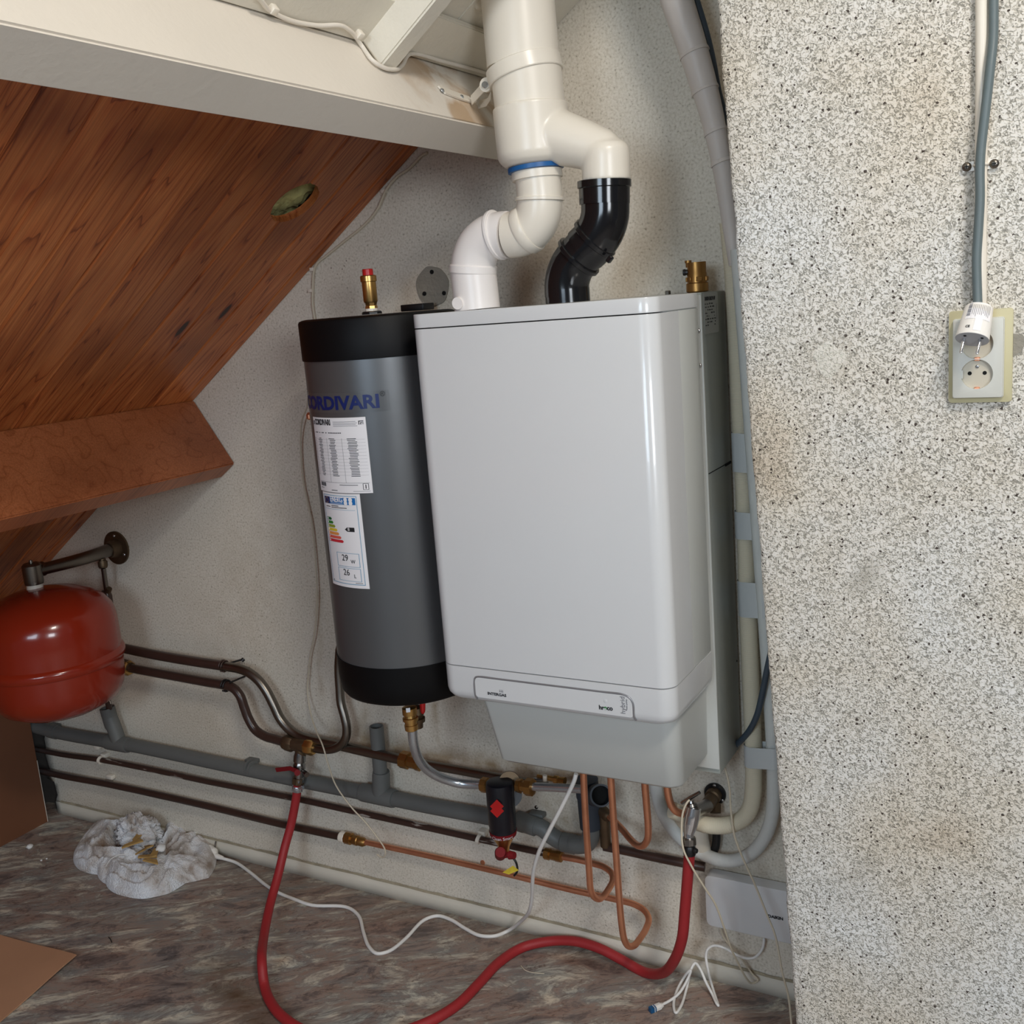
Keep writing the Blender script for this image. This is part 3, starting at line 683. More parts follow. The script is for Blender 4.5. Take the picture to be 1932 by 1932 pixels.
# bottom band with rounded lower front edge
levels = [(0, .7975), (0, .752), (.0015, .743), (.006, .7355), (.013, .7305), (.024, .728)]
R_ = []
cxm, cym = (XL+XR)/2, YS2
for ins, z in levels:
    ring = []
    for x, y in o_:
        nx_ = x+(ins if x < cxm else -ins)*min(1, 1); ny_ = y+ins if y < YS2-.01 else y
        ring.append(bm.verts.new((nx_, ny_, z+(.012*max(0, (y-(YS2-.10))/.10) if z < .76 else 0)*0)))
    R_.append(ring)
for A_, B_ in zip(R_, R_[1:]):
    for i in range(len(A_)): bm.faces.new((A_[i], A_[(i+1) % len(A_)], B_[(i+1) % len(A_)], B_[i]))
bm.faces.new(R_[0]); bm.faces.new(R_[-1]); bmesh.ops.recalc_face_normals(bm, faces=bm.faces)
from_bm('bottom_band', bm, 'enamel', bo, True, 60)
FL = lambda x, y: Q(x, y, (0, YF-.0006, 0), (0, 1, 0))
x0 = FL(898, 1300).x; x1 = FL(1194, 1335).x; zt = FL(905, 1276).z-.002
flp = prism('control_flap', rrect(x0, .7430, x1, zt, 0, 8, [.004, .004, .012, .009]), 0, .0022, 'enamel', bo, frame((0, YF, 0), (1, 0, 0), (0, 0, 1)), bev=0, bevtop=.0004, ends='hi', seg=1)
ch = [(x0-.001, .7370), (x0-.0015, .746), (x0-.001, zt-.008), (x0+.0015, zt-.001), (x0+.010, zt+.0015), (x0+.05, zt+.0015), (x1-.06, zt+.0015), (x1-.016, zt+.0012), (x1-.004, zt-.004), (x1+.0012, zt-.014), (x1+.0015, .746), (x1+.003, .7370)]
tube('chrome_trim', [Vector((a, YF-.0012-(.0 if b > .742 else -.004), b)) for a, b in ch], .0017, 'trimm', bo, 8, 6)
fz = lambda px, py: (lambda p: frame((p.x, YF-.0026, p.z), (1, 0, 0), (0, 0, 1)))(FL(px, py))
text('lettering', 'INTERGAS', .0072, 'ink', fz(921, 1309.5), flp, .00022, width=.0385)
p = FL(943, 1305); Qs = []
for k_ in range(3):
    x_ = p.x+.0030*k_; Qs.append([Vector((x_+dx, YF-.0026, p.z+dz)) for dx, dz in ((0, 0), (.0022, 0), (.0015, .005), (.0009, .005))])
quads('flame_mark', Qs, 'gink', flp)
text('lettering', 'hr', .0105, 'ink', fz(1131, 1337), flp, .0004); text('lettering', 'e', .011, 'green', fz(1140.5, 1338), flp, .0006); text('lettering', 'co', .011, 'ink', fz(1146, 1338.5), flp, .0004)
p = FL(1183, 1348); text('lettering', 'hybrid', .0125, 'gink', frame((p.x-.002, YF-.0026, p.z+.001), (0, 0, 1), (-1, 0, 0)), flp, .0000, width=.030)
text('lettering', 'heat pump', .0045, 'gink', frame((p.x+.0022, YF-.0026, p.z+.009), (0, 0, 1), (-1, 0, 0)), flp, 0)
p = FL(1143, 1322); fit('status_lens', (p.x, YF-.002, p.z), (p.x, YF-.0029, p.z), [(0, .0035), (.8, .0035), (1, .003)], 'enamel', flp, 16)
# bronze fitting standing on the indoor unit
br = thing('pipe_coupling', 'bronze pipe coupling on top of the grey cabinet behind the boiler', 'pipe fitting')
b0 = W(1316, 548, .085); b0.z = 1.432; t0 = b0+Vector((0, 0, .052))
fit('body', b0, t0, [(0, .017), (.04, .0195), (.3, .0195), (.33, .0172), (.62, .0172), (.66, .0165), (1, .0165)], 'bronze', br, 24, hollow=.012)
for a_ in range(6): 
    t = a_*math.pi/3; c = b0+Vector((.0172*math.cos(t), .0172*math.sin(t), .023)); 
    box('rib', (-.005, -.001, -.004), (.005, .0025, .004), 'bronze', br, .0008, 1, Matrix.Translation(c)@Matrix.Rotation(t-math.pi/2, 4, 'Z'))
fit('vent_screw', b0+Vector((-.013, -.006, .044)), b0+Vector((-.013, -.006, .056)), [(0, .0045), (.6, .0045), (.65, .006), (1, .006)], 'bronze', br, 12)
fit('side_plug', b0+Vector((-.012, -.004, .036)), b0+Vector((-.023, -.006, .036)), [(0, .005), (.6, .005), (.65, .006), (1, .0055)], 'black', br, 12)
pb = thing('bolt_head', 'small dark bolt head standing up behind the boiler top', 'bolt')
q0 = W(1260, 551, .06); q0.z = 1.432
fit('bolt', q0, q0+Vector((0, 0, .007)), [(0, .0055), (.8, .0055), (1, .0045)], 'steelold', pb, 6, False)

# ================================================================== BUFFER TANK
TR = .150; TX, TY = -1.216, -.208; TZ0, TZ1 = .683, 1.437
def T(px, py, R=TR):
    d = ray(px, py); a = d[0]**2+d[1]**2; ox, oy = CP[0]-TX, CP[1]-TY; b = 2*(ox*d[0]+oy*d[1]); c = ox*ox+oy*oy-R*R; q = b*b-4*a*c
    if q < 0: t = -b/(2*a)
    else: t = (-b-math.sqrt(q))/(2*a)
    p = CP+t*d; th = math.atan2(p[1]-TY, p[0]-TX); return (th+math.pi/2)*R, float(p[2])
def cyl(u, z, off=0.): th = u/TR-math.pi/2; return Vector((TX+(TR+off)*math.cos(th), TY+(TR+off)*math.sin(th), z))
tk = thing('buffer_tank', 'tall grey insulated cylinder tank with black caps and white labels', 'water tank')
zc1, zc0 = T(640, 681)[1], T(720, 1262)[1]
fit('jacket', (TX, TY, zc0-.01), (TX, TY, zc1+.01), [(0, TR), (1, TR)], 'tank', tk, 96)
H1 = TZ1-zc1; fit('top_cap', (TX, TY, zc1), (TX, TY, TZ1), [(0, TR+.0008), (0, TR+.0022), (.03, TR+.0026), (.90, TR+.003), (.955, TR+.001), (.985, TR-.005), (1, TR-.013), (1.004, TR*.45)], 'tankblack', tk, 96)
H0 = zc0-TZ0; fit('bottom_cap', (TX, TY, zc0), (TX, TY, TZ0), [(0, TR+.0008), (0, TR+.002), (.5, TR+.0015), (.85, TR-.002), (.94, TR-.007), (1, TR-.018)], 'tankblack', tk, 96)
def ctext(name, s, u0, z0_, size, mat, width=None, bold=0., off=.0012):
    V, F = text_mesh(s, size, bold); sx = 1
    if width: sx = width/(max(v.x for v in V)-min(v.x for v in V))
    bm = bmesh.new(); vs = [bm.verts.new(v) for v in V]
    for f in F:
        try: bm.faces.new([vs[i] for i in f])
        except ValueError: pass
    bmesh.ops.triangulate(bm, faces=bm.faces)
    for c_ in np.arange(min(v.x for v in V), max(v.x for v in V), .008/sx):
        bmesh.ops.bisect_plane(bm, geom=bm.verts[:]+bm.edges[:]+bm.faces[:], plane_co=(c_, 0, 0), plane_no=(1, 0, 0))
    me = bpy.data.meshes.new(name); bm.to_mesh(me); bm.free()
    for v in me.vertices: v.co = cyl(u0+v.co.x*sx, z0_+v.co.y, off+v.co.z)
    me.materials.append(MT[mat]); o = bpy.data.objects.new(name, me); COL.objects.link(o); o.parent = tk; return o
def crect(u0, u1, z0_, z1_, off, n=None):
    n = n or max(1, int(abs(u1-u0)/.006)); out = []
    for i in range(n):
        a, b = u0+(u1-u0)*i/n, u0+(u1-u0)*(i+1)/n; out.append([cyl(a, z0_, off), cyl(b, z0_, off), cyl(b, z1_, off), cyl(a, z1_, off)])
    return out
def cstrips(name, L_, mat, off, par=None):
    Q_ = []
    for r_ in L_: Q_ += crect(*r_, off)
    o = quads(name, Q_, mat, tk); 
    if par: o.parent = par
    return o
def sheet(name, u0, u1, z0_, z1_, off, mat):
    n = 60; V = []; F = []
    for i in range(n+1):
        u = u0+(u1-u0)*i/n
        V += [cyl(u, z0_, off), cyl(u, z1_, off), cyl(u, z1_, .0001), cyl(u, z0_, .0001)]
    for i in range(n):
        for k_ in range(4): F.append((i*4+k_, i*4+(k_+1) % 4, (i+1)*4+(k_+1) % 4, (i+1)*4+k_))
    F += [(0, 1, 2, 3), tuple(n*4+i for i in (3, 2, 1, 0))]
    return mk(name, V, F, mat, tk, False)
tu1, tz1 = T(733, 737); tu0, tz0 = T(600, 776)
sheet('clear_tape', tu0-.12, tu1, tz0-.003, tz1+.002, .0005, 'tape')
ua, za = T(716, 768); ub, zb = T(716, 743); capH = zb-za
ctext('lettering', 'CORDIVARI', ua-capH*8.3, za, capH/.70, 'navy', width=capH*8.3, bold=.0011)
ctext('lettering', '®', ua+.003, zb-.0045, .013, 'ink')
# product label
u0 = T(599.5, 860)[0]; u1 = T(697, 860)[0]; z1 = T(694, 786)[1]; z0 = T(700, 930)[1]; lw = u1-u0; lh = z1-z0
l1 = sheet('product_label', u0, u1, z0, z1, .0009, 'paper'); o2 = .0012
def LU(fx): return u0+fx*lw
def LZ(fz_): return z1-fz_*lh
ctext('lettering', 'CORDIVARI', LU(.08), LZ(.095), .0150, 'ink', width=.37*lw, bold=.0005, off=o2).parent = l1
random.seed(5); Ls = []; Lg = []
for k_ in range(4): Ls.append((LU(.02), LU(.065), LZ(.045+.014*k_), LZ(.045+.014*k_+.009)))
for k_ in range(4): Lg.append((LU(.5), LU(.86+.02*(k_ % 2)), LZ(.05+.019*k_), LZ(.05+.019*k_+.005)))
Ls += [(LU(.90), LU(.97), LZ(.045), LZ(.056)), (LU(.90), LU(.912), LZ(.056), LZ(.095)), (LU(.925), LU(.97), LZ(.065), LZ(.073)), (LU(.925), LU(.937), LZ(.073), LZ(.095)), (LU(.95), LU(.97), LZ(.082), LZ(.09))]
for x_ in np.arange(.06, .62, .03):
    if random.random() < .85: Ls.append((LU(x_), LU(x_+.022), LZ(.205), LZ(.193)))
for r_ in range(24):
    f_ = .27+.0215*r_
    if r_ % 2 == 0: Lg.append((LU(.09), LU(.97), LZ(f_+.017), LZ(f_+.0155)))
    for c0, c1 in ((.13, .24), (.38, .52), (.70, .86)):
        a_ = random.uniform(c0, c0+.03); Ls.append((LU(a_), LU(c1-random.uniform(0, .03)), LZ(f_+.010), LZ(f_+.002)))
    Ls.append((LU(.03), LU(.055), LZ(f_+.009), LZ(f_+.003)))
for c_ in (.34, .62): Lg.append((LU(c_), LU(c_+.004), LZ(.86), LZ(.27)))
Lg += [(LU(.04), LU(.97), LZ(.865), LZ(.861))]
x_ = .06
while x_ < .2:
    w_ = random.uniform(.006, .02); Ls.append((LU(x_), LU(x_+w_), LZ(.925), LZ(.872))); x_ += w_+random.uniform(.004, .012)
Ls += [(LU(.05), LU(.14), LZ(.952), LZ(.946)), (LU(.33), LU(.45), LZ(.972), LZ(.964)), (LU(.5), LU(.80), LZ(.895), LZ(.888)), (LU(.72), LU(.97), LZ(.975), LZ(.971)),
       (LU(.87), LU(.878), LZ(.955), LZ(.87)), (LU(.945), LU(.953), LZ(.955), LZ(.87)), (LU(.87), LU(.953), LZ(.875), LZ(.87)), (LU(.87), LU(.953), LZ(.955), LZ(.95)), (LU(.905), LU(.918), LZ(.94), LZ(.885))]
o = cstrips('label_print', Ls, 'ink', o2, l1); cstrips('label_rules', Lg, 'gink', o2, l1)
# energy label
u0 = T(619, 1010)[0]; u1 = T(687, 1010)[0]; z1 = T(681, 932)[1]; z0 = T(694, 1111)[1]; lw = u1-u0; lh = z1-z0
l2 = sheet('energy_label', u0, u1, z0, z1, .0007, 'paper'); o2 = .0011
cstrips('outline', [(LU(.05), LU(.93), LZ(.028), LZ(.022)), (LU(.05), LU(.93), LZ(.965), LZ(.958)), (LU(.05), LU(.062), LZ(.965), LZ(.022)), (LU(.918), LU(.93), LZ(.965), LZ(.022)),
                    (LU(.30), LU(.86), LZ(.632), LZ(.628)), (LU(.30), LU(.86), LZ(.775), LZ(.771)), (LU(.30), LU(.312), LZ(.775), LZ(.628)), (LU(.85), LU(.862), LZ(.775), LZ(.628)),
                    (LU(.30), LU(.86), LZ(.793), LZ(.789)), (LU(.30), LU(.86), LZ(.93), LZ(.926)), (LU(.30), LU(.312), LZ(.93), LZ(.789)), (LU(.85), LU(.862), LZ(.93), LZ(.789)), (LU(.08), LU(.88), LZ(.172), LZ(.169))], 'lblue', o2, l2)
cstrips('header', [(LU(.26), LU(.90), LZ(.115), LZ(.042))], 'eublue', o2, l2); cstrips('header_flag', [(LU(.08), LU(.26), LZ(.115), LZ(.042))], 'eudark', o2, l2)
ctext('lettering', 'ENERG', LU(.285), LZ(.090), .0150, 'paper', width=.33*lw, bold=.0002, off=.0018).parent = l2
cstrips('header_mark', [(LU(.29), LU(.62), LZ(.107), LZ(.103))], 'paper', .0015, l2)
Qc = []
for cx_, cz_ in ((.69, .061), (.80, .061), (.69, .096), (.80, .096)):
    uu, zz = LU(cx_), LZ(cz_); Qc.append([cyl(uu+.042*lw*math.cos(t), zz+.042*lw*math.sin(t), .0018) for t in np.linspace(0, 2*math.pi, 13)[:-1]])
quads('header_symbols', Qc, 'paper', l2)
sx_ = []
for k_ in range(10):
    t = k_*math.pi/5; uu, zz = LU(.17)+.0052*math.cos(t), LZ(.078)+.0052*math.sin(t); sx_.append((uu-.0006, uu+.0006, zz-.0006, zz+.0006))
cstrips('flag_stars', sx_, 'g4', .0015, l2)
cstrips('label_print', [(LU(.30), LU(.50), LZ(.137), LZ(.130)), (LU(.12), LU(.26), LZ(.150), LZ(.143)), (LU(.30), LU(.70), LZ(.154), LZ(.147)), (LU(.07), LU(.12), LZ(.95), LZ(.943)), (LU(.72), LU(.88), LZ(.947), LZ(.942))], 'ink', o2, l2)
for k_, (m_, le) in enumerate((('g1', .17), ('g2', .21), ('g3', .26), ('g4', .31), ('g5', .35), ('g6', .40), ('g7', .45))):
    a, b = LU(.09), LU(.09+le); zt_, zb_ = LZ(.262+.0385*k_), LZ(.262+.0385*k_+.030); zm = (zt_+zb_)/2
    quads('arrow', crect(a, b-.003, zb_, zt_, o2, 6)+[[cyl(b-.003, zb_, o2), cyl(b, zm, o2), cyl(b-.003, zt_, o2)]], m_, l2)
    ctext('lettering', 'ABCDEFG'[k_], LU(.11), zb_+.0012, .0055, 'paper', off=.0015).parent = l2
zt_, zb_ = LZ(.352), LZ(.398); quads('rating_arrow', [[cyl(LU(.60), (zt_+zb_)/2, o2), cyl(LU(.66), zb_, o2), cyl(LU(.82), zb_, o2), cyl(LU(.82), zt_, o2), cyl(LU(.66), zt_, o2)]], 'ink', l2)
ctext('lettering', 'B', LU(.67), zb_+.002, .0085, 'paper', off=.0015).parent = l2
ctext('lettering', '29', LU(.44), LZ(.712), .0175, 'ink', off=o2).parent = l2; ctext('lettering', 'W', LU(.66), LZ(.735), .0105, 'ink', off=o2).parent = l2
ctext('lettering', '26', LU(.44), LZ(.868), .0175, 'ink', off=o2).parent = l2; ctext('lettering', 'L', LU(.70), LZ(.890), .0105, 'ink', off=o2).parent = l2
# hook behind the top, seal around the vent
p = W(785, 576, .055); box('wall_hook', (p.x-.035, -.062, 1.438), (p.x+.022, -.02, 1.452), 'black', tk, .002)
av = thing('air_vent', 'brass automatic air vent with red cap on top of the grey tank', 'valve')
c = W(701, 585, .208); c = Vector((c.x, TY, 1.438))
fit('collar', c, c+Vector((0, 0, .006)), [(0, .020), (.7, .020), (1, .017)], 'black', av, 8, False)
fit('seal', c+Vector((0, 0, .005)), c+Vector((0, 0, .011)), [(0, .0125), (1, .0125)], 'ppwhite', av)
fit('stem', c+Vector((0, 0, .011)), c+Vector((0, 0, .023)), [(0, .0125), (.3, .0125), (.5, .011), (1, .0125)], 'brass', av, 8)
fit('body', c+Vector((0, 0, .022)), c+Vector((0, 0, .074)), [(0, .0125), (.06, .0138), (.76, .0138), (.78, .0158), (.97, .0158), (1, .0145)], 'brass', av, 28)
fit('cap', c+Vector((0, 0, .074)), c+Vector((0, 0, .086)), [(0, .0105), (.9, .0105), (1, .009)], 'redplastic', av, 20)

# ================================================================== FLUE
FD = .262
fu = thing('flue_splitter', 'white concentric flue pipe with branching lower body, running up past the cream beam', 'flue pipe')
c0, c1 = W(996, 205, FD), W(1001, 318, FD)
ax = Vector((c0.x, -FD, 0)); zt0 = c0.z; zb0 = W(1004, 314, FD).z
R1 = .0595
za, zb_ = W(999, 200, FD).z, W(1003, 316, FD).z
body = lathe_data((ax.x+.004, -FD, za), (ax.x+.006, -FD, zb_), [(0, R1+.003), (.80, R1+.002), (.90, R1-.002), (.97, R1-.010), (1, R1-.020)], 56)
bt = tube_data([W(1004, 258, FD), W(1045, 258, FD), W(1080, 267, FD), W(1118, 279, FD), W(1136, 287, FD), W(1146, 300, FD)],
               [.044, .0450, .0410, .0365, .0350, .030], 32, 6)[:2]
bt2 = lathe_data(W(1142, 262, FD), W(1144, 342, FD), [(0, .012), (.03, .024), (.12, .034), (.25, .0385), (.4, .0392), (1, .0392)], 40)
o = remeshed('splitter_body', [body, bt, bt2], .003, 'ppwhite', fu, 1)
rot = (W(925+64, 0, FD), 0)
x_ = lambda px, py: W(px, py, FD).x
zlo, zmid, zhi = za-.004, W(997, 140, FD).z, W(990, -160, FD).z
fit('sleeve_pipe', (ax.x+.004, -FD, zlo), (ax.x+.001, -FD, zmid+.01), [(0, R1-.001), (1, R1-.001)], 'ppwhite', fu, 64)
fit('sleeve_pipe', (ax.x+.001, -FD, zmid-.006), (ax.x-.004, -FD, W(995, 118, FD).z), [(0, R1+.0025), (.06, R1+.0035), (.94, R1+.0035), (1, R1+.001)], 'ppwhite', fu, 64)
fit('outer_pipe', (ax.x-.003, -FD, W(995, 122, FD).z), (ax.x-.012, -FD, zhi+.35), [(0, R1+.0005), (1, R1+.0005)], 'ppwhite', fu, 64)
ws = thing('flue_bend_pipe', 'bright white plastic flue bend from the boiler top up to the branching white body', 'flue pipe')
RW = .0385
P1 = PX([(1015, 322), (1017, 352), (1018, 378)], FD)
tube('upper_socket', [W(1012.5, 323, FD), W(1014, 338, FD)], [.0425, .0425], 'ppwhite', ws, 40, 1, smooth=False)
fit('blue_seal', W(1011.5, 323, FD), W(1010.5, 314, FD), [(0, .0440), (.1, .0470), (1, .0470)], 'blue', ws, 40)
tube('bend', PX([(1014, 330), (1017, 356), (1018, 380), (1014, 408), (1001, 430), (980, 441), (962, 444)], FD), RW, 'ppwhite', ws, 44, 8)
tube('bend', PX([(958, 443), (948, 443.5), (925, 449), (906, 465), (895, 490), (892, 516)], FD), RW+.0012, 'ppwhite2', ws, 44, 8)
def ring(name, a, b, r, mat, parent, seg=44): return fit(name, a, b, [(0, r-.0015), (.15, r), (.85, r), (1, r-.0015)], mat, parent, seg)
ring('socket_ring', W(1018, 372, FD), W(1018, 379, FD), RW+.0035, 'ppwhite', ws)
ring('socket_ring', W(1003, 428, FD), W(987, 438, FD), RW+.0032, 'ppwhite', ws)
ring('socket_ring', W(941, 442.5, FD), W(935, 444.5, FD), RW+.0050, 'ppwhite2', ws)
ring('socket_ring', W(893, 500, FD), W(892.5, 517, FD), RW+.0040, 'ppwhite2', ws)
zt_ = 1.4325
b1 = W(893, 512, FD); fit('base_socket', (b1.x+.002, -FD, zt_), b1, [(0, RW+.0022), (1, RW+.0022)], 'ppwhite2', ws, 48)
p = W(868, 571, FD+RW-.004); 
fit('test_cap', p+Vector((0, .012, 0)), p+Vector((.000, -.010, -.001)), [(0, .0122), (.55, .0122), (.6, .0112), (1, .0105)], 'ppwhite2', ws, 28)
bk = thing('flue_bend_pipe', 'glossy black plastic flue bend between the boiler top and the white branch outlet', 'flue pipe')
tube('bend', PX([(1141, 352), (1142, 385), (1141, 408), (1133, 434), (1117, 458), (1104, 471)], FD), RW+.001, 'ppblack', bk, 44, 8)
tube('bend', PX([(1112, 463), (1093, 484), (1078, 505), (1070, 532), (1070, 560)], FD), RW-.0005, 'ppblack', bk, 44, 8)
b1 = W(1070, 545, FD); fit('base_pipe', (b1.x, -FD, zt_), b1, [(0, RW-.0005), (1, RW-.0005)], 'ppblack', bk, 44)
fit('upper_socket', W(1140, 340, FD), W(1140.7, 385, FD), [(0, .0415), (.02, .0438), (.30, .0438), (.34, .0415), (1, .0412)], 'ppblack', bk, 48)
ring('socket_ring', W(1126, 446, FD), W(1119, 454, FD), RW+.0035, 'ppblack', bk)
ring('socket_ring', W(1095, 481, FD), W(1089, 488, FD), RW+.0038, 'ppblack', bk)
for (qa, qb) in (((1077, 433), (1094, 450)), ((1064, 486), (1079, 500)), ((1146, 485), (1155, 493))):
    a, b = W(*qa, FD+.02), W(*qb, FD+.02); box('latch', (-.006, -.004, -.004), (.006, .004, .004), 'ppblack', bk, .0012, 1, Matrix.Translation((a+b)/2)@Matrix.Rotation(-.8, 4, 'Y'))
# bracket between beam and flue
bq = thing('pipe_bracket', 'white steel bracket strap screwed to the cream beam beside the flue', 'bracket')
def strap(name, P, wv, n, th, mat, par):
    n = Vector(n).normalized(); V = []; F = []
    for i, p in enumerate(P):
        t = (P[min(i+1, len(P)-1)]-P[max(i-1, 0)]).normalized(); b = t.cross(n).normalized()*wv
        V += [p+b, p-b, p-b+n*th, p+b+n*th]
    for i in range(len(P)-1):
        for k in range(4): F.append((i*4+k, i*4+(k+1) % 4, (i+1)*4+(k+1) % 4, (i+1)*4+k))
    F += [(3, 2, 1, 0), tuple((len(P)-1)*4+k for k in range(4))]
    return mk(name, V, F, mat, par)
nn = Vector(SD)
s1 = [PF(828, 163, .001), PF(836, 172, .001), PF(868, 184, .001), PF(884, 189, .001), PF(892, 190, .008)]
strap('strap', s1, .0075, nn, .003, 'ppwhite', bq)
e1 = PF(890, 190, .008); e2 = W(917, 160, FD+.02); e3 = e2+Vector((.012, 0, .004))
strap('arm', [e1, e1.lerp(e2, .5), e2, e3], .0080, Vector((0, -1, .2)), .002, 'ppwhite', bq)
strap('lower_arm', [PF(903, 199, .001), PF(903, 199, .001).lerp(e3-Vector((0, 0, .03)), .6), e3-Vector((.004, 0, .022))], .007, Vector((0, -1, .2)), .0015, 'ppwhite', bq)
screw(PF(834, 171, .003), nn, .0042, bq, 'steel'); screw(PF(871, 183, .003), nn, .0042, bq, 'steel')
fit('screw', e2+Vector((.000, -.001, -.001)), e2+Vector((0, -.007, 0)), [(0, .0055), (.7, .0055), (1, .0045)], 'steel', bq, 14)
fit('clamp_ear', e2+Vector((.0, .004, 0)), e2+Vector((0, -.0015, 0)), [(0, .0115), (1, .0115)], 'ppwhite', bq, 20)
box('clamp_hook', tuple(W(922, 6, FD)+Vector((-.022, -.01, -.008))), tuple(W(922, 6, FD)+Vector((.012, .01, .016))), 'ppwhite', bq, .003)

# ================================================================== EXPANSION VESSEL
VX, VY = -2.303, -.252; VR = .166
ev = thing('expansion_vessel', 'red enamelled round expansion vessel hanging by the wall at left', 'expansion vessel')
vt, vb = .825, .492; hh = vt-vb
pr = [(0, .012), (.012, .06), (.04, .105), (.10, .142), (.18, .158), (.26, VR-.003), (.40, VR-.0005), (.405, VR+.003), (.425, VR+.006), (.45, VR+.0065), (.47, VR+.004), (.485, VR-.001), (.53, VR), (.72, VR-.0015), (.80, VR-.008), (.87, .142), (.93, .115), (.97, .08), (.995, .035), (1, .012)]
fit('shell', (VX, VY, vb), (VX, VY, vt), pr, 'red', ev, 80)
nk = W(80, 1112, .25); nx_, ny_ = VX-.028, VY+.0
fit('neck', (nx_, ny_, vt-.012), (nx_, ny_, vt+.010), [(0, .021), (1, .019)], 'ppwhite', ev, 24)
vb_ = thing('vessel_arm', 'grey steel bracket arm with round wall flange carrying the red vessel', 'bracket')
az = .868; fx = -2.311
fit('wall_flange', (fx, -.0005, az), (fx, -.006, az), [(0, .046), (1, .046)], 'oldbrass', vb_, 40)
fit('flange_hub', (fx, -.005, az), (fx, -.03, az), [(0, .026), (1, .021)], 'oldbrass', vb_, 24)
for a_ in (90, 210, 330): screw((fx+.034*math.cos(math.radians(a_)), -.006, az+.034*math.sin(math.radians(a_))), (0, -1, 0), .004, vb_)
tube('arm_pipe', [(fx, -.02, az), (fx+.002, -.12, az-.002), (nx_, ny_, az-.002)], [.0175, .0165, .0150], 'steelold', vb_, 24, 4)
fit('end_block', (nx_, ny_, vt+.009), (nx_, ny_, az+.020), [(0, .0225), (.1, .0235), (.9, .0235), (1, .019)], 'steelold', vb_, 24)
fit('bolt_tip', (nx_, ny_, az+.019), (nx_, ny_, az+.028), [(0, .005), (1, .004)], 'steelold', vb_, 12)
fit('arm_collar', (nx_, ny_+.020, az-.002), (nx_, ny_+.034, az-.002), [(0, .019), (.8, .019), (1, .016)], 'steelold', vb_, 24)
fv = thing('fill_valve', 'small tarnished valve pipe hanging from the vessel bracket arm', 'valve')
tp = Vector((fx, -.055, az-.014))
q1 = W(195, 1072, .06); q2 = W(201, 1115, .055); q3 = W(206, 1145, .055); q4 = W(212, 1187, .06)
fit('union', tp, q1, [(0, .009), (.3, .009), (.35, .0125), (.8, .0125), (1, .010)], 'oldbrass', fv, 12)
tube('stem', [q1, q2], .0065, 'steelold', fv, 12, 2)
fit('valve_body', q2, q3, [(0, .009), (.3, .0125), (.8, .012), (1, .009)], 'brownpipe', fv, 14)
a = W(192, 1122, .06); fit('valve_lever', q2, a, [(0, .006), (.5, .009), (1, .007)], 'brownpipe', fv, 10)
fit('valve_knob', W(206, 1110, .055), W(203, 1118, .055), [(0, .008), (1, .008)], 'oldbrass', fv, 10)
fit('brass_nut', W(206, 1141, .055), W(208, 1152, .055), [(0, .0095), (.5, .0105), (1, .009)], 'brass', fv, 8)
tube('blue_hose', [W(208, 1150, .055), W(211, 1168, .055), W(213, 1188, .06), W(213, 1210, .07)], .0048, 'cablew', fv, 12, 4)

# ================================================================== PIPEWORK ON THE GABLE WALL
def clip(parent, p, r, mat='ppwhite', open_=True, axis=(1, 0, -.05)):
    a, b, d = basis(axis); V, F, _ = tube_data([p+(a*math.cos(t)+b*math.sin(t))*(r+.002) for t in np.linspace(0, 5.4, 16)], .0022, 8, 2)
    o = mk('pipe_clip', V, F, mat, parent, True); return o
def pipe(name, label, pts, r, mat, dep=.05, cat='pipe', seg=18, n=7, group=None):
    t = thing(name, label, cat, group=group)
    tube('pipe_run', PX(pts, dep), r, mat, t, seg, n); return t
# two dark pipes leaving the vessel
pa = pipe('heating_pipe', 'upper brown pipe leaving behind the red vessel with S bend, ending at a brass coupling',
          [(195, 1216), (228, 1222), (290, 1235), (360, 1247), (430, 1258), (452, 1262), (471, 1270), (488, 1284), (503, 1304), (516, 1329), (529, 1356), (544, 1374), (562, 1387), (584, 1395), (620, 1402), (690, 1418), (770, 1436)], .0122, 'steelold', .045)
tube('painted_run', PX([(195, 1216), (228, 1222), (290, 1235), (360, 1247), (420, 1256)], .045), .0131, 'brownpipe', pa, 18, 3)
for q in ((420, 1256), (424, 1257)): clip(pa, W(*q, .045), .012, 'brownpipe')
tube('anchor', [W(428, 1253, .045), W(444, 1248, .02), W(458, 1244, .002)], .0026, 'black', pa, 8, 3)
fit('anchor_eye', W(456, 1247, .006), W(460, 1243, .001), [(0, .005), (1, .005)], 'black', pa, 12)
fit('coupling', W(757, 1432, .045), W(794, 1441, .045), [(0, .014), (.03, .0205), (.4, .0205), (.42, .016), (.75, .016), (.78, .018), (1, .018)], 'bronze', pa, 8)
pb_ = pipe('heating_pipe', 'lower brown pipe from the vessel fitting bending down to the drain tee',
           [(243, 1260), (290, 1269), (340, 1278), (395, 1288), (424, 1293), (441, 1299), (453, 1313), (461, 1335), (469, 1356), (482, 1377), (500, 1389), (520, 1395), (548, 1403)], .0118, 'brownpipe', .055)
fit('coupling', W(222, 1250, .055), W(246, 1262, .055), [(0, .012), (.3, .014), (.4, .018), (.8, .0195), (1, .017)], 'oldbrass', pb_, 12)
fit('brass_nut', W(236, 1259, .055), W(246, 1261, .055), [(0, .018), (.3, .021), (.8, .021), (1, .018)], 'brass', pb_, 8)
clip(pb_, W(428, 1294, .055), .0125, 'black'); clip(pb_, W(424, 1293, .055), .0125, 'black')
tube('anchor', [W(434, 1288, .06), W(448, 1282, .03), W(462, 1276, .002)], .0026, 'black', pb_, 8, 3)
dt = thing('drain_tee', 'tarnished tee fitting with red lever drain valve and hose clamp', 'valve')
tc = W(568, 1404, .055); td = W(566, 1435, .058)
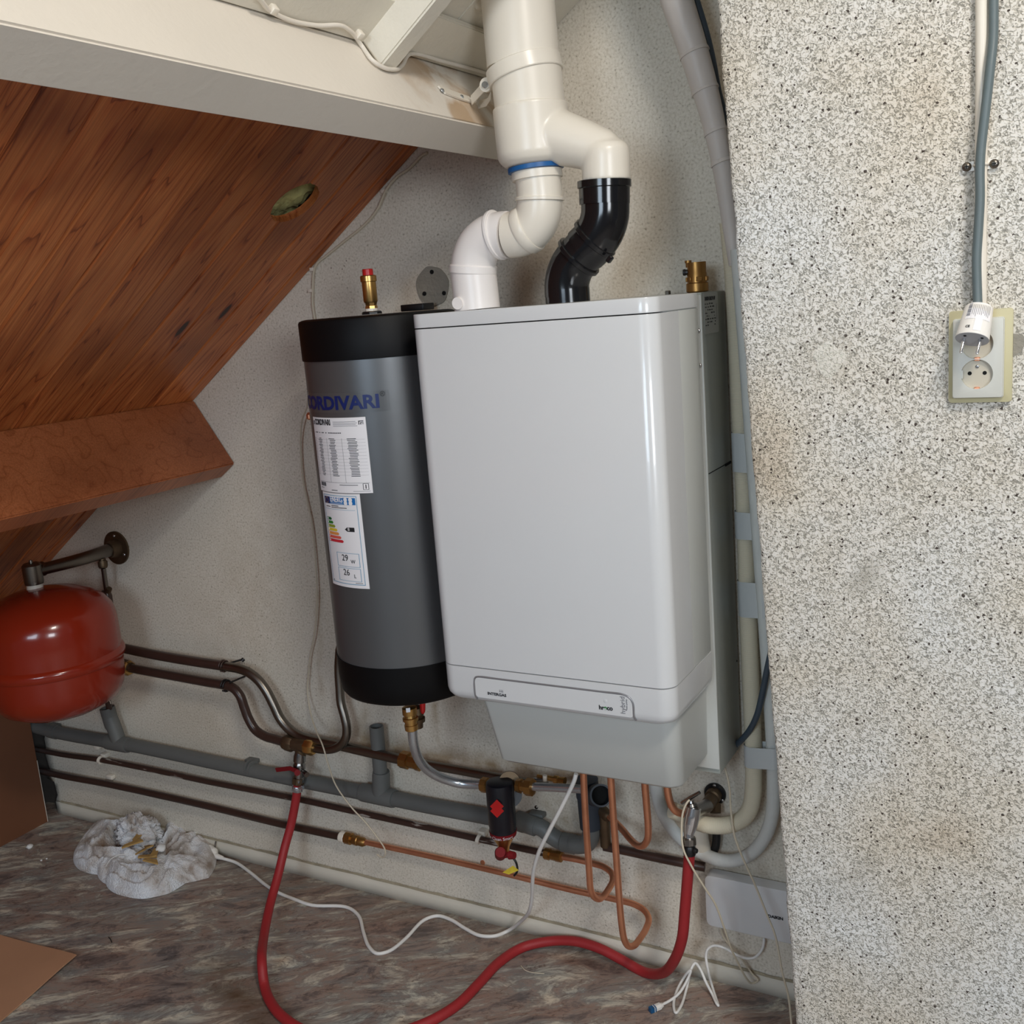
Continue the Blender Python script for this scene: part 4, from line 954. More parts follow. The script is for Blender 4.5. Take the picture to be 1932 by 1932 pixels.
fit('left_nut', W(536, 1399, .055), W(556, 1405, .055), [(0, .016), (.2, .0205), (.8, .0205), (1, .016)], 'oldbrass', dt, 8)
fit('body', W(552, 1403, .055), W(584, 1408, .055), [(0, .016), (.2, .0175), (.8, .0175), (1, .016)], 'oldbrass', dt, 20)
fit('brass_nut', W(577, 1407, .055), W(594, 1411, .055), [(0, .0175), (.2, .021), (.75, .021), (1, .017)], 'brass', dt, 8)
fit('branch', tc, td, [(0, .014), (1, .0145)], 'oldbrass', dt, 18)
fit('ball_valve', W(566, 1418, .058), W(563, 1478, .066), [(0, .0125), (.15, .0155), (.3, .0155), (.32, .012), (.4, .0155), (.52, .0155), (.55, .011), (.8, .0115), (.84, .0145), (.95, .0145), (1, .011)], 'dchrome', dt, 16)
lv = [W(562, 1455, .085), W(548, 1449, .086), W(522, 1452, .082)]
strap('red_lever', lv, .0052, (0, -1, 0), .0035, 'dred', dt)
fit('lever_hub', W(561, 1456, .07), W(561, 1458, .092), [(0, .006), (1, .0075)], 'dred', dt, 14)
fit('wing_screw', W(572, 1455, .065), W(579, 1462, .075), [(0, .0045), (.6, .007), (1, .007)], 'dchrome', dt, 8)
fit('lower_nut', W(563, 1467, .065), W(562, 1478, .067), [(0, .015), (1, .0155)], 'oldbrass', dt, 8)
fit('hose_clamp', W(561.5, 1482, .068), W(561, 1492, .069), [(0, .0130), (.1, .0138), (.9, .0138), (1, .013)], 'steel', dt, 24)
fit('clamp_screw', W(564, 1487, .084), W(572, 1486, .084), [(0, .003), (.6, .003), (.65, .0045), (1, .0045)], 'steel', dt, 10)
sp_ = pipe('steel_pipe', 'bare steel pipe curving up from the drain tee behind the grey tank',
           [(590, 1411, .055), (610, 1414, .055), (628, 1413, .055), (644, 1405, .055), (653, 1390, .055), (654, 1372, .053), (650, 1352, .05), (643, 1325, .045), (641, 1298, .04), (639, 1262, .035), (641, 1225, .032)], .0108, 'steelold')
# it carries on up behind the tank and turns into its back
_p = W(641, 1225, .032)
tube('pipe_run', [_p, _p+Vector((.035, 0, .08)), _p+Vector((.045, 0, .2)), _p+Vector((.045, 0, .50)), _p+Vector((.05, -.008, .53)), _p+Vector((.06, -.03, .54))], .0106, 'steelold', sp_, 16, 6)
sw = thing('union_pipe', 'shiny bent steel pipe with brass union under the tank, running to the black filter', 'pipe')
u0_ = Vector((TX+.022, TY-.055, TZ0+.002)); u0_ = W(772, 1334, .235); u1_ = W(777, 1378, .235)
tube('pipe_run', PX([(778, 1370, .235), (779, 1392, .233), (782, 1410, .228), (789, 1430, .215), (803, 1449, .195), (823, 1463, .175), (845, 1472, .155), (868, 1478, .14), (895, 1480, .132), (918, 1480, .13)], .1), .0102, 'steel', sw, 20, 7)
fit('union', u0_, u1_, [(0, .0135), (.02, .0155), (.30, .0155), (.32, .012), (.42, .0130), (.44, .0165), (.56, .0165), (.58, .0130), (.72, .0130), (.74, .0145), (.96, .0140), (1, .011)], 'brass', sw, 12)
fit('white_sticker', W(770, 1340, .2525), W(770, 1340, .2535), [(0, .006), (1, .006)], 'paper', sw, 4)
fit('second_union', W(786, 1334, .20), W(788, 1372, .20), [(0, .013), (.3, .016), (.5, .012), (.52, .017), (.7, .017), (.72, .012), (1, .012)], 'oldbrass', sw, 12)
rd = thing('drain_cock_lever', 'bright red lever tip hanging just under the black tank bottom', 'lever')
fit('lever', W(797, 1322, .20), W(797.5, 1346, .20), [(0, .0065), (.7, .006), (.9, .0052), (1, .003)], 'redplastic', rd, 10)
# long dull pipe behind the filter
lp = pipe('heating_pipe', 'dull steel pipe on the wall running right from brass coupling to behind the filter',
          [(790, 1440), (865, 1453), (950, 1469), (1010, 1480), (1032, 1484)], .0105, 'steelold', .045)
bv = thing('gauge_cock', 'small brass cock half hidden under the pipe cover edge', 'valve')
fit('body', W(1014, 1464, .06), W(1066, 1474, .06), [(0, .004), (.3, .004), (.32, .006), (.6, .006), (.62, .009), (.75, .009), (.77, .007), (1, .009)], 'brass', bv, 12)
fit('white_tip', W(1028, 1463, .07), W(1028, 1473, .07), [(0, .005), (1, .005)], 'ppwhite', bv, 8)
fit('steel_lever', W(1006, 1470, .066), W(1030, 1472, .066), [(0, .003), (1, .003)], 'steel', bv, 8)
# filter
ft = thing('dirt_separator', 'black jacketed dirt filter with red diamond emblem and brass cone bottom', 'filter')
FDp = .130
hc = W(944, 1484, FDp)
fit('left_nut', W(908, 1480, FDp), W(922, 1482, FDp), [(0, .013), (.15, .0165), (.85, .0165), (1, .014)], 'bronze', ft, 8)
fit('head', W(962, 1474, .03), W(961, 1476, FDp-.01), [(0, .020), (.6, .0235), (1, .0225)], 'oldbrass', ft, 28)
fit('right_nut', W(976, 1482, FDp), W(1007, 1486, FDp), [(0, .014), (.25, .0155), (.27, .012), (.55, .012), (.57, .0185), (.95, .0185), (1, .012)], 'bronze', ft, 8)
j0, j1 = W(942, 1474, FDp+.01), W(949, 1568, FDp+.01)
fit('black_jacket', j0, j1, [(0, .024), (.02, .0285), (.10, .0300), (.86, .0298), (.88, .0288), (1, .0292)], 'filt', ft, 40)
fit('side_boss', W(962, 1500, .06), W(962, 1500, .125), [(0, .026), (1, .026)], 'filt', ft, 28)
fit('red_band', j1+(j0-j1)*.03, j1+(j1-j0)*.06, [(0, .0300), (1, .0285)], 'dred', ft, 40)
fit('brass_cone', j1+(j1-j0)*.04, j1+(j1-j0)*.44, [(0, .0275), (.45, .0170), (.7, .0115), (1, .0112)], 'brass', ft, 32)
dj = (j1-j0).normalized()
fit('red_cap', W(944, 1608, FDp+.04), W(944, 1613, FDp-.005), [(0, .0105), (.1, .0122), (1, .0122)], 'dred', ft, 24)
fit('cap_lever', W(947, 1612, FDp+.02), W(971, 1614, FDp+.022), [(0, .010), (.5, .0055), (.6, .0095), (1, .0075)], 'dred', ft, 10)
def FJ(px, py):            # point on the front of the jacket
    return Q(px, py, tuple(j0+Vector((0, -.0308, 0))), (0, 1, 0))
def dia(cx, cy, r, y_=-.0): 
    return [FJ(cx, cy-r*1.0)+Vector((0, y_, 0)), FJ(cx+r, cy)+Vector((0, y_, 0)), FJ(cx, cy+r)+Vector((0, y_, 0)), FJ(cx-r, cy)+Vector((0, y_, 0))]
quads('emblem', [dia(937.5, 1521.5, 13), dia(938, 1530, 13, -.0002)], 'redplastic', ft)
rb = (j1-j0).length; cc = j1+(j0-j1)*.0
def onband(s, size, mat):
    V, F = text_mesh(s, size, .0001, 'CENTER'); dz = dj; out = []
    for v in V:
        th = v.x/.0295-math.pi/2+.12; out.append(cc+Vector((math.cos(th)*.0303, math.sin(th)*.0303, v.y-.006)))
    return mk('lettering', out, F, mat, ft)
onband('mco Clean Smart', .0095, 'paper')
stp = thing('strap_tag', 'black strap with yellow tag hanging below the filter cap', 'strap')
tube('strap', PX([(966, 1617), (972, 1624), (976, 1636), (975, 1646), (970, 1652)], FDp+.02), .0024, 'black', stp, 8, 4)
mk('yellow_tag', [W(948, 1646, FDp+.024), W(968, 1633, FDp+.026), W(979, 1642, FDp+.024), W(960, 1650, FDp+.026)]+[W(948, 1646, FDp+.0232), W(968, 1633, FDp+.0252), W(979, 1642, FDp+.0232), W(960, 1650, FDp+.0252)], [(0, 1, 2, 3), (7, 6, 5, 4), (0, 1, 5, 4), (1, 2, 6, 5), (2, 3, 7, 6), (3, 0, 4, 7)], 'yellow', stp)
st2 = pipe('steel_pipe', 'short shiny zinc pipe between the filter and the grey waste stack', [(1003, 1484), (1050, 1486), (1098, 1489)], .0088, 'steel', FDp)
# grey waste pipe
gp = thing('waste_pipe', 'long grey plastic waste pipe sloping along the wall foot with standpipe branches', 'waste pipe')
GD = .034
main = [(40, 1364), (103, 1381), (186, 1396), (259, 1408), (393, 1436), (503, 1459), (607, 1480), (710, 1500), (803, 1519), (906, 1538), (985, 1553)]
tube('pipe_run', PX(main, GD), .0185, 'pvc', gp, 24, 2)
for a, b in (((95, 1379), (108, 1382)),):
    fit('socket_ring', W(*a, GD), W(*b, GD), [(0, .0205), (1, .0205)], 'pvc', gp, 24)
fit('tee_socket', W(203, 1399, GD), W(243, 1406, GD), [(0, .0212), (.08, .0222), (.92, .0222), (1, .0212)], 'pvc', gp, 28)
br_ = tube('branch', [W(225, 1402, GD), W(218, 1380, GD), W(207, 1352, GD+.002)], .0205, 'pvc', gp, 20, 2)
fit('branch_socket', W(213, 1372, GD), W(202, 1335, GD+.003), [(0, .0190), (.1, .0210), (1, .0210)], 'pvc', gp, 24, hollow=.02)
fit('tee_socket', W(683, 1494, GD), W(745, 1507, GD), [(0, .0215), (.05, .0225), (.95, .0225), (1, .0215)], 'pvc', gp, 28)
fit('standpipe', W(719, 1498, GD), W(719, 1455, GD), [(0, .0215), (.85, .0215), (1, .020)], 'pvc', gp, 24)
fit('standpipe', W(718, 1462, GD), W(710, 1370, GD), [(0, .0172), (1, .0172)], 'pvc', gp, 28, hollow=.03)
fit('coupling', W(974, 1547, GD), W(1012, 1560, GD), [(0, .0205), (.06, .0225), (.45, .0225), (.5, .0212), (1, .0212)], 'pvc', gp, 28)
tube('elbow', PX([(1004, 1557), (1022, 1562), (1040, 1576), (1056, 1586), (1074, 1592)], GD), .0190, 'pvc', gp, 24, 6)
fit('coupling', W(1060, 1588, GD), W(1088, 1594, GD), [(0, .0190), (.08, .0212), (.92, .0212), (1, .019)], 'pvc', gp, 28)
tube('elbow', PX([(1078, 1592), (1094, 1594), (1108, 1590), (1115, 1575), (1115, 1552)], GD+.004), .0195, 'pvc', gp, 24, 6)
fit('stack', W(1115, 1560, GD+.006), W(1106, 1470, GD+.01), [(0, .0235), (.62, .0235), (.64, .025), (1, .025)], 'pvcdark', gp, 32)
fit('stack_outlet', W(1122, 1500, GD+.012), W(1134, 1501, GD+.055), [(0, .0235), (1, .0235)], 'pvcdark', gp, 32, hollow=.03)
fit('outlet_bore', W(1130, 1500.6, GD+.036), W(1130.5, 1500.6, GD+.038), [(0, .0185), (1, .0185)], 'pit', gp, 24)
for q in ((470, 1448), (476, 1450)): fit('pipe_clip', W(q[0], q[1]-.5, GD), W(q[0]+3, q[1], GD), [(0, .0200), (1, .0200)], 'pvc', gp, 24)
for q in ((478, 1432), (106, 1366), (1015, 1532)):
    a = W(q[0], q[1], .004); box('clip_foot', tuple(a+Vector((-.015, -.018, -.006))), tuple(a+Vector((.02, .003, .004))), 'pvc', gp, .0015)
dp = pipe('overflow_pipe', 'thin brown pipe dropping from under the red vessel into the waste branch', [(196, 1300, .05), (202, 1318, .045), (208, 1342, .038), (211, 1352, .036)], .0085, 'brownpipe')
pl = tube('white_mark', [W(207, 1322, .054), W(209, 1328, .053)], .0012, 'ppwhite', dp, 6, 1)
# thin painted pipe 1
t1 = pipe('water_pipe', 'upper thin brown pipe with flaking paint, running along the wall to a brass coupling',
          [(50, 1410), (120, 1424), (187, 1433), (300, 1455), (393, 1475), (545, 1504), (669, 1531), (800, 1560), (886, 1579), (1015, 1607), (1030, 1610)], .0078, 'flaked', .026, n=3)
fit('coupling', W(1028, 1610, .026), W(1062, 1617, .026), [(0, .010), (.02, .0130), (.28, .0130), (.3, .0095), (.4, .0115), (.6, .0115), (.65, .0125), (.95, .0125), (1, .008)], 'bronze', t1, 10)
for q in ((190, 1434), (904, 1583)):
    p = W(q[0], q[1], .026); fit('pipe_clip', p+Vector((-.004, 0, .001)), p+Vector((.004, 0, -.001)), [(0, .0118), (1, .0118)], 'ppwhite', t1, 20)
    box('clip_foot', tuple(p+Vector((-.007, .006, .003))), tuple(p+Vector((.012, .026, .016))), 'ppwhite', t1, .002)
p = W(181, 1407, .02); box('spare_clip', tuple(p+Vector((-.006, -.004, -.010))), tuple(p+Vector((.010, .019, .004))), 'ppwhite', t1, .002)
c1_ = thing('copper_pipe', 'copper pipe looping down from the cover in a shallow bend to the brass coupling', 'pipe')
CR = .0068
tube('pipe_run', PX([(1062, 1617, .026), (1090, 1622, .026), (1118, 1629, .028), (1140, 1636, .035), (1154, 1648, .048), (1156, 1662, .065), (1148, 1678, .09), (1138, 1691, .12), (1130, 1696, .14), (1120, 1691, .155), (1114, 1676, .165), (1112, 1650, .172), (1108, 1590, .185), (1104, 1530, .197), (1101, 1466, .205), (1099, 1430, .209)], .1), CR, 'copper', c1_, 18, 7)
# brown pipe 2
t2 = pipe('water_pipe', 'lower thick dark brown pipe just above the plinth, ending at a white seal',
          [(55, 1450), (130, 1466), (207, 1480), (393, 1521), (524, 1553), (645, 1579)], .0098, 'brownpipe', .026, n=3)
p = W(203, 1473, .02); box('pipe_clip', tuple(p+Vector((-.010, .004, .002))), tuple(p+Vector((.014, .019, .014))), 'ppwhite', t2, .002)
fit('white_seal', W(642, 1578, .026), W(653, 1581, .026), [(0, .0125), (.15, .0145), (.85, .0145), (1, .0125)], 'ppwhite', t2, 24)
fit('coupling', W(652, 1580, .026), W(690, 1590, .026), [(0, .0125), (.02, .0150), (.3, .0150), (.32, .0105), (.45, .0130), (.62, .0130), (.65, .0115), (.9, .0115), (1, .008)], 'bronze', t2, 10)
c2_ = thing('copper_pipe', 'long copper pipe along the plinth, looping up again in the lowest V bend', 'pipe')
tube('pipe_run', PX([(684, 1588, .026), (726, 1597, .026), (823, 1618, .026), (948, 1647, .026), (1083, 1680, .026), (1166, 1698, .028), (1196, 1706, .032), (1216, 1718, .04), (1224, 1734, .055), (1219, 1752, .078), (1208, 1770, .11), (1196, 1784, .14), (1186, 1785, .155), (1178, 1773, .168), (1173, 1745, .174), (1168, 1690, .18), (1163, 1620, .188), (1158, 1550, .198), (1153, 1478, .206), (1150, 1435, .21)], .1), CR, 'copper', c2_, 18, 7)
c3_ = thing('copper_pipe', 'short copper pipe with tight U bend reaching the corroded elbow by the waste stack', 'pipe')
tube('pipe_run', PX([(1215, 1440, .165), (1217, 1484, .16), (1220, 1520, .155), (1223, 1560, .15), (1222, 1582, .145), (1214, 1595, .135), (1203, 1595, .12), (1190, 1584, .10), (1175, 1566, .08), (1160, 1550, .06), (1146, 1537, .045)], .1), CR+.0003, 'copper', c3_, 18, 7)
fit('elbow_fitting', W(1150, 1543, .05), W(1137, 1530, .035), [(0, .009), (.2, .0125), (1, .0125)], 'oldbrass', c3_, 12)
tube('corroded_drop', PX([(1139, 1532, .035), (1141, 1560, .033), (1143, 1596, .031)], .03), .0115, 'oldbrass', c3_, 16, 3)
t3 = pipe('water_pipe', 'scratched dark pipe stub running right behind the red hose below the tap', [(1140, 1597, .03), (1176, 1604, .03), (1240, 1618, .03), (1300, 1630, .03), (1330, 1636, .026)], .0098, 'flaked', n=3)
c4_ = thing('copper_pipe', 'short copper stub bending into the cream insulation beside the tap', 'pipe')
tube('pipe_run', PX([(1256, 1445, .132), (1258, 1478, .13), (1261, 1500, .128), (1267, 1520, .125), (1276, 1531, .12), (1290, 1536, .11)], .1), CR+.0005, 'copper', c4_, 18, 5)
# red hose from the drain valve to the tap
hs_ = thing('garden_hose', 'thick red rubber hose looping over the floor from drain valve to tap', 'hose')
def GZ(x, y, z=.0098): return G(x, y, z)
HP = [W(562, 1480, .068), W(558, 1510, .072), W(549, 1556, .085), W(537, 1600, .11), W(525, 1650, .15), W(510, 1705, .21), W(498, 1765, .30), GZ(494, 1815, .05), GZ(499, 1860, .016), GZ(512, 1893), GZ(535, 1920), GZ(575, 1945), GZ(640, 1962), GZ(720, 1956), GZ(800, 1932), GZ(860, 1898), GZ(905, 1854), GZ(940, 1817), GZ(985, 1788), W(1035, 1776, .04), W(1085, 1776, .03), W(1130, 1789, .03), W(1175, 1812, .035), W(1215, 1834, .045), W(1248, 1836, .075), W(1272, 1812, .12), W(1287, 1770, .14), W(1292, 1720, .145), W(1297, 1660, .15), W(1301, 1608, .152)]
tube('hose_run', HP, .0108, 'hose', hs_, 22, 7)

# ================================================================== TAP
tp_ = thing('tap', 'chrome outdoor tap with T handle on black wall flange, feeding the red hose', 'tap')
fw = W(1350, 1496, .0)
fit('wall_flange', fw, fw+Vector((0, -.008, 0)), [(0, .0225), (.7, .0225), (1, .020)], 'black', tp_, 36)
for q in ((1348, 1482), (1363, 1510), (1336, 1502)): screw(W(q[0], q[1], .009), (0, -1, 0), .0032, tp_)
e_ = W(1334, 1520, .055)
fit('pipe_stub', fw+Vector((0, -.005, 0)), e_, [(0, .0165), (.35, .016), (.4, .013), (.7, .0135), (1, .014)], 'oldbrass', tp_, 20)
fit('hex_nut', W(1349, 1516, .02), W(1350, 1534, .03), [(0, .012), (.2, .0135), (1, .012)], 'oldbrass', tp_, 6, False)
bc_ = W(1307, 1532, .135)
fit('body', e_, bc_, [(0, .0135), (.35, .0125), (.6, .0125), (1, .0135)], 'dchrome', tp_, 20)
tube('spout', [W(1309, 1524, .132), W(1306, 1540, .137), W(1303, 1556, .142), W(1300, 1572, .147), W(1300, 1582, .150)], [.0145, .0150, .0135, .0098, .0092], 'chrome', tp_, 22, 6)
fit('bonnet', W(1307, 1529, .132), W(1303, 1511, .128), [(0, .0138), (.35, .0138), (.4, .0115), (.7, .010), (.75, .006), (1, .0055)], 'dchrome', tp_, 12)
tube('handle', [W(1286, 1515, .125), W(1303, 1505, .127), W(1320, 1495, .129)], [.0032, .0040, .0032], 'dchrome', tp_, 12, 3)
fit('hose_nut', W(1300, 1579, .149), W(1301, 1595, .151), [(0, .0115), (.15, .0135), (.85, .0135), (1, .0115)], 'dchrome', tp_, 10)
fit('hose_tail', W(1301, 1594, .151), W(1301, 1612, .152), [(0, .009), (.2, .0115), (.8, .0125), (1, .0118)], 'black', tp_, 16)
fit('wing', W(1308, 1604, .155), W(1315, 1606, .157), [(0, .005), (.5, .006), (1, .0045)], 'black', tp_, 10)
rh = thing('pipe_ring', 'black rubber pipe sleeve on the wall under the insulated pipe bend', 'pipe sleeve')
tube('sleeve', PX([(1351, 1560, .02), (1352, 1580, .02), (1350, 1597, .02), (1345, 1612, .02)], .02), [.0085, .0085, .0085, .008], 'black', rh, 14, 4)
tp2 = tube('pipe_stub_cover', PX([(1318, 1560, .03), (1322, 1585, .03), (1326, 1604, .028)], .03), .017, 'skirt', rh, 18, 3)

# ================================================================== INSULATED PIPES AT THE CORNER
rp_ = thing('insulated_pipe', 'cream ribbed insulated pipe running down behind the wall corner and bending left', 'insulated pipe')
tube('insulation', PX([(1374, 420, .035), (1382, 500, .035), (1390, 640, .037), (1396, 780, .039), (1402, 900, .041), (1406, 1000, .042), (1411, 1150, .043), (1416, 1280, .043), (1421, 1400, .043), (1422, 1470, .044), (1420, 1505, .046), (1413, 1530, .049), (1398, 1547, .054), (1376, 1556, .06), (1350, 1558, .066), (1328, 1555, .072), (1305, 1546, .085), (1285, 1536, .10), (1268, 1528, .112)], .05),
     [.0155]*6+[.0165]*13, 'ribbed', rp_, 24, 6, along=True)
fp = thing('insulated_pipe', 'white foam covered pipe in the corner making the widest loop below the tap', 'insulated pipe')
tube('insulation', PX([(1392, 470, .07), (1404, 620, .07), (1414, 760, .07), (1424, 900, .07), (1434, 1040, .07), (1444, 1180, .068), (1452, 1300, .066), (1458, 1400, .062), (1460, 1480, .056), (1457, 1535, .05), (1445, 1575, .044), (1422, 1606, .040), (1392, 1622, .038), (1360, 1623, .036), (1325, 1610, .034), (1292, 1588, .032), (1266, 1560, .031), (1248, 1528, .03), (1238, 1490, .03), (1232, 1440, .03)], .05), .0132, 'foamw', fp, 22, 6)
tb = thing('tape_band', 'grey tape band strapping the two insulated pipes together just above the bend', 'tape band')
def band(par, q0, q1, wl, wr, mat='greytape'):
    V = []; F = []; P = []
    for i in range(5):
        t = i/4; x = q0[0]*(1-t)+q1[0]*t; y = q0[1]*(1-t)+q1[1]*t
        a = W(wl[0]*(1-t)+wl[1]*t, y, .043); b = W(wr[0]*(1-t)+wr[1]*t, y+3, .068); m = (a+b)/2
        ring_ = []
        for k in range(22):
            th = 2*math.pi*k/22; c = math.cos(th); s = math.sin(th)
            ctr = a if c < 0 else b
            rr = .0178 if c < 0 else .0142
            ring_.append(Vector((ctr.x+c*rr, ctr.y+s*rr*1.02, ctr.z+.0008*noise.noise(Vector((th*2, t*5, q0[1]))))))
        V += ring_
    for i in range(4):
        for k in range(22): F.append((i*22+k, i*22+(k+1) % 22, (i+1)*22+(k+1) % 22, (i+1)*22+k))
    return mk('tape', V, F, mat, par, True)
band(tb, (0, 1404), (0, 1443), (1421, 1422), (1458, 1460))
tb2 = thing('tape_band', 'grey tape patch round both corner pipes at mid height beside the cabinet', 'tape band')
band(tb2, (0, 963), (0, 1014), (1404, 1406), (1428, 1432))
tb3 = thing('tape_band', 'wrinkled grey tape patch on corner pipes below the mid height one', 'tape band')
band(tb3, (0, 1094), (0, 1160), (1409, 1412), (1437, 1442))
tb4 = thing('tape_band', 'long grey tape patch on corner pipes, highest beside the cabinet seam', 'tape band')
band(tb4, (0, 815), (0, 888), (1398, 1401), (1417, 1423))
wp = thing('wrapped_pipe', 'thick pipe bundle wrapped in white tape coming down from the ceiling at right', 'insulated pipe')
tube('wrap', PX([(1165, -420, .15), (1205, -260, .145), (1238, -140, .138), (1262, -60, .13), (1277, 0, .125), (1302, 76, .115), (1325, 152, .105), (1344, 222, .095), (1360, 300, .085), (1371, 372, .075), (1380, 440, .065), (1388, 500, .06)], .1),
     [.0290, .0290, .0285, .0275, .0265, .0245, .0225, .0195, .0170, .0150, .0135, .0120], 'wraps', wp, 28, 6)
for (qx, qy, dd, rr) in ((1330, 170, .102, .0225), (1350, 248, .092, .0192), (1361, 306, .085, .0175), (1310, 100, .112, .0243)):
    a = W(qx-2, qy-6, dd); b = W(qx+1, qy+3, dd); fit('wrap_edge', a, b, [(0, rr-.001), (.5, rr+.0006), (1, rr+.0012), (1.02, rr-.002)], 'wraps', wp, 28)
gc = thing('cable', 'dark grey cable tucked along the white taped pipe bundle from the ceiling', 'cable')
tube('cable_run', PX([(1215, -330, .12), (1262, -170, .11), (1298, -45, .10), (1312, 0, .095), (1330, 60, .088), (1342, 110, .08), (1353, 170, .07), (1363, 210, .065), (1372, 260, .06), (1378, 330, .05)], .1), .0072, 'cabledark', gc, 14, 6)
gc2 = thing('cable', 'slate grey cable curving from the wall corner to the cabinet bottom edge', 'cable')
tube('cable_run', PX([(1462, 1200, .10), (1453, 1238, .10), (1446, 1270, .095), (1438, 1310, .088), (1428, 1350, .078), (1414, 1378, .065), (1400, 1395, .052), (1384, 1410, .03), (1374, 1424, .02)], .1), .0058, 'cabledark', gc2, 14, 6)
# ================================================================== WALL CONTROL PANEL
dk = thing('wall_control_box', 'flat white rectangular control box low on the wall beside the granulated corner', 'control box')
a = W(1330, 1652, .036); b = W(1333, 1745, .036); c = W(1485, 1680, .036)
x0 = W(1331, 1700, .036).x; zt_ = W(1345, 1654, .036).z; zb_ = W(1345, 1748, .036).z; x1 = x0+.215
prism('cover', rrect(x0, zb_, x1, zt_, .012, 4), 0, .030, 'enamel', dk, frame((0, -.006, 0), (1, 0, 0), (0, 0, 1)), bev=0, bevtop=.0016, ends='hi')
box('back_plate', (x0+.01, -.007, zb_+.006), (x1-.01, -.0005, zt_-.006), 'enamel2', dk)
p = W(1448, 1730, .0366); text('lettering', 'DAIKIN', .0085, 'ink', frame((p.x+.001, -.0367, p.z), (1, 0, 0), (0, 0, 1)), dk, .0004, width=.030)
# ================================================================== SOCKET, PLUG, CONDUIT
YW = -.3
so = thing('double_socket', 'yellowed frame with double white power socket on the granulated wall', 'power socket')
w3v = lambda x, y, d=.3: W(x, y, d)
pl0, pl1 = w3v(1791, 760), w3v(1910, 582)
cz = (pl0.z+pl1.z)/2; 
A_, B_ = w3v(1790, 757), w3v(1912, 578)
fx0, fx1, fz0, fz1 = w3v(1791, 670).x, w3v(1911, 670).x, w3v(1850, 758).z, w3v(1850, 584).z
prism('frame_plate', rrect(fx0, fz0, fx1, fz1, .004, 5), 0, .007, 'socky', so, frame((0, YW, 0), (1, 0, 0), (0, 0, 1)), bev=0, bevtop=.0009, ends='hi')
ix0, ix1, iz0, iz1 = w3v(1799, 670, .312).x, w3v(1893, 670, .312).x, w3v(1850, 749, .312).z, w3v(1850, 601, .312).z
fr = frame((0, YW-.006, 0), (1, 0, 0), (0, 0, 1))
prism('socket_base', rrect(ix0-.001, iz0-.001, ix1+.001, iz1+.001, .003, 4), 0, .006, 'sockw', so, fr)
# cover with two round wells
cxx = (w3v(1843, 706, .318).x); c1z = w3v(1843, 706, .318).z; c2z = w3v(1846, 649, .318).z; wr_ = .0203
def welled(name, x0, z0, x1, z1, wells, y0, y1, mat, par):
    bm = bmesh.new(); o_ = rrect(x0, z0, x1, z1, .003, 4)
    me_ = prism(name, o_, 0, y0-y1, mat, par, frame((0, y0, 0), (1, 0, 0), (0, 0, 1)), bev=0, bevtop=.0006, ends='hi', seg=2)
    for (cx, cz_, r) in wells:
        cut = mk('cut', *lathe_data((cx, y1-.01, cz_), (cx, y0+.001, cz_), [(0, r), (1, r)], 48), 'pit')
        b2 = bmesh.new(); b2.from_mesh(cut.data); bmesh.ops.recalc_face_normals(b2, faces=b2.faces); b2.to_mesh(cut.data); b2.free()
        md = me_.modifiers.new('b', 'BOOLEAN'); md.object = cut; md.operation = 'DIFFERENCE'; md.solver = 'EXACT'
        bpy.context.view_layer.update()
        nm = bpy.data.meshes.new_from_object(me_.evaluated_get(bpy.context.evaluated_depsgraph_get())); me_.modifiers.clear(); me_.data = nm; bpy.data.objects.remove(cut)
    me_.data.set_sharp_from_angle(angle=math.radians(30)); return me_
welled('cover', ix0, iz0, ix1, iz1, [(cxx, c1z, wr_), (cxx, c2z, wr_)], YW-.0122, YW-.019, 'sockw', so)
for cz_ in (c1z, c2z):
    well = fit('socket_well', (cxx, YW-.0118, cz_), (cxx, YW-.0128, cz_), [(0, wr_+.0005), (1, wr_+.0005)], 'sockin', so, 40)
    for dx in (-.0095, .0095): fit('pin_hole', (cxx+dx, YW-.012, cz_+.001), (cxx+dx, YW-.0132, cz_+.001), [(0, .0027), (1, .0027)], 'pit', well, 16)
    screw((cxx, YW-.0128, cz_+.0100), (0, -1, 0), .0026, well, 'steel')
    for s_ in (-1, 1): box('earth_contact', (cxx-.0035, YW-.0165, cz_+s_*.0196-.0016), (cxx+.0035, YW-.0126, cz_+s_*.0196+.0016), 'copper', well, .0006, 1)
    box('key_notch', (cxx-wr_-.0005, YW-.0182, cz_-.006), (cxx-wr_+.003, YW-.0126, cz_+.006), 'sockw', well, .0005, 1)
# broken plaster beside the plate
p = W(1920, 650, .3002); ch_ = [p+Vector((dx, -.0006, dz)) for dx, dz in ((-.011, .016), (.006, .013), (.012, .004), (.007, -.004), (.004, -.010), (-.004, -.016), (-.012, -.018))]
mk('chipped_plaster', ch_, [tuple(range(7))], 'mortar', wr)
cd = thing('conduit', 'white plastic conduit pipe coming down the granulated wall to the socket', 'conduit')
CRr = .0078
tube('pipe_run', [W(1853, -420, .3+CRr), W(1852, -60, .3+CRr), W(1852.5, 120, .3+CRr), W(1851, 300, .3+CRr), W(1850, 450, .3+CRr), W(1850, 588, .3+CRr)], CRr, 'ppwhite', cd, 24, 2)
sd = thing('pipe_saddle', 'white two screw pipe saddle holding the conduit above the socket', 'pipe clamp')
strap('saddle_foot', [W(1816, 317, .302), W(1838, 313, .302)], .0062, (0, -1, 0), .002, 'ppwhite', sd)
strap('saddle_foot', [W(1858, 311, .302), W(1884, 307, .302)], .0062, (0, -1, 0), .002, 'ppwhite', sd)
zc = W(1850, 312, .3).z; xc_ = W(1850.5, 312, .308).x
